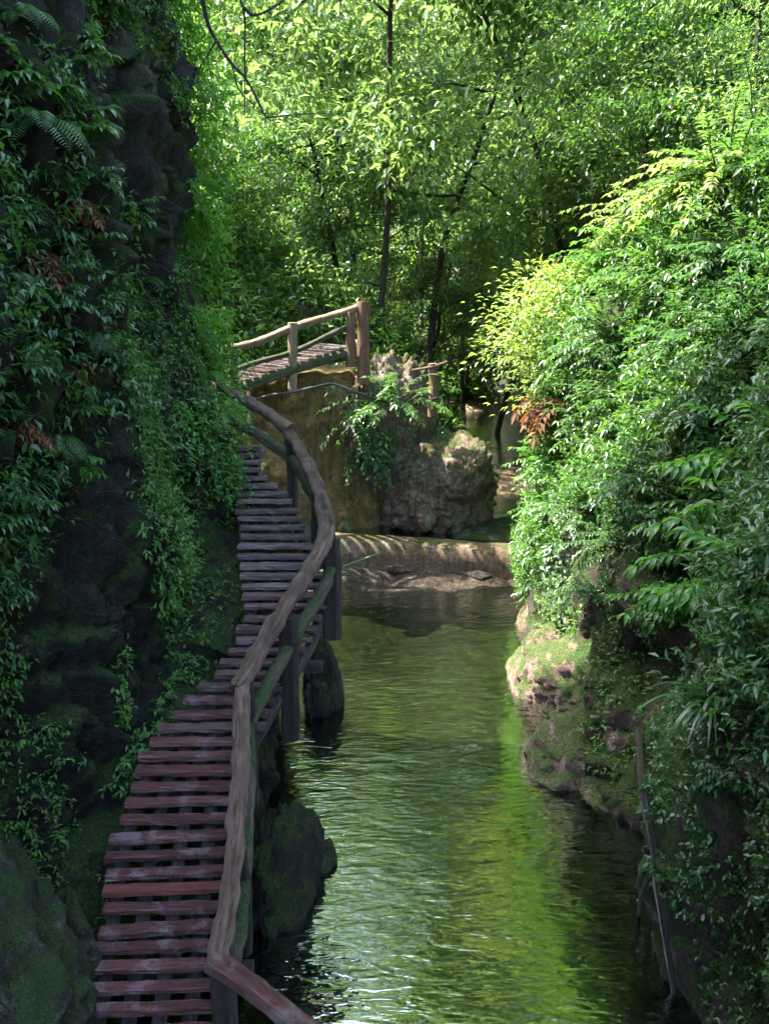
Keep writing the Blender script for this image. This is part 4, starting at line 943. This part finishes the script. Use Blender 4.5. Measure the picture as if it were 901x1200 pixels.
# woodland floor plants and far canopy, uncountable
r = np.random.default_rng(21); n_ = 110000
Yq = 19 + 75 * r.uniform(size=n_) ** 1.5; Xq = (r.uniform(150, 960, n_) - 450) / F * Yq * 1.0; Zq = terrain_z(Xq, Yq)
P = np.stack([Xq, Yq, Zq], -1); e = .15
N = norm(np.stack([-(terrain_z(Xq + e, Yq) - Zq) / e, -(terrain_z(Xq, Yq + e) - Zq) / e, np.ones(n_)], -1))
wl = (Zq > .85 + .3 * vnoise(P, 3)) & (fbm(P * .45, 3, 44) > -.35) & ~((P[:, 0] < 2.6) & (P[:, 1] < 22.4))
ok, px, py = in_view(P); sel = ok & wl
s1 = sel & (vnoise(P * .3, 66) > .1)
carpet('undergrowth', P[s1], N[s1], .30, .12, 22, 'wood', 'sunlit undergrowth on the slopes behind the stream', 'undergrowth', .9, .4, 4)
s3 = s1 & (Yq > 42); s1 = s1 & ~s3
carpet('undergrowth', P[s3], N[s3], .30, .13, 24, 'sunny', 'undergrowth painted pale with sunlight high on the far slope', 'undergrowth', .9, .3, 4)  # cream sunlit patches of the slope painted as pale leaves
s2 = sel & ~s1 & ~s3
carpet('undergrowth', P[s2], N[s2], .27, .11, 23, 'bank', 'darker undergrowth on the slopes behind the stream', 'undergrowth', .8, .4, 4)
# fallen leaves on the water and steps
for i, (x, y, lb) in enumerate([(647, 876, 'small pink fallen leaf on the water by the rock pile'), (636, 877, 'pale fallen leaf beside the pink one on the water'), (660, 893, 'whitish fallen leaf on the water under the green boulder')]):
    d = ray(x, y); p = CAM + d * (-(CAM.z - .006) / d.z)
    tag(leaves(MB(), [(0, 0, 0)], [[1, .3 * i, 0]], [[0, 0, 1]], .12, .05, L11).obj('fallen_leaf', LF['dead' if i < 2 else 'sunny'], None, p), lb, 'leaf')

# ------------------------------------------------------------------ light, sky, camera
sun_dir = Vector((-.50, .14, .86)).normalized()
sl = bpy.data.lights.new('sun', 'SUN'); sl.energy = 2.5; sl.angle = math.radians(.6); sl.color = (1, .93, .80)
so = bpy.data.objects.new('sun', sl); COL.objects.link(so); so.rotation_euler = sun_dir.to_track_quat('Z', 'Y').to_euler(); so.location = (10, 20, 40)
w = bpy.data.worlds.new('World'); SC.world = w; w.use_nodes = True; nt = w.node_tree; bg = nt.nodes['Background']
sk = nt.nodes.new('ShaderNodeTexSky'); sk.sky_type = 'NISHITA'; sk.sun_disc = False; sk.sun_elevation = math.asin(sun_dir.z); sk.sun_rotation = math.atan2(sun_dir.x, sun_dir.y)
sk.dust_density = 2.5; sk.ozone_density = .6
nt.links.new(sk.outputs[0], bg.inputs[0]); bg.inputs[1].default_value = .15
cam = bpy.data.cameras.new('camera'); cam.sensor_fit = 'VERTICAL'; cam.sensor_height = 36; cam.lens = 36 * F / 1200; cam.clip_end = 1000; cam.clip_start = .05
co = bpy.data.objects.new('camera', cam); COL.objects.link(co); co.location = CAM; co.rotation_euler = (PI / 2 - TH, 0, 0); SC.camera = co
SC.view_settings.view_transform = 'Standard'; SC.view_settings.look = 'None'; SC.view_settings.exposure = 3.6; SC.view_settings.gamma = 1
cy = SC.cycles; cy.max_bounces = 6; cy.diffuse_bounces = 4; cy.glossy_bounces = 3; cy.transmission_bounces = 4; cy.transparent_max_bounces = 6
cy.use_denoising = True; cy.sample_clamp_indirect = 6; cy.caustics_reflective = False; cy.caustics_refractive = False
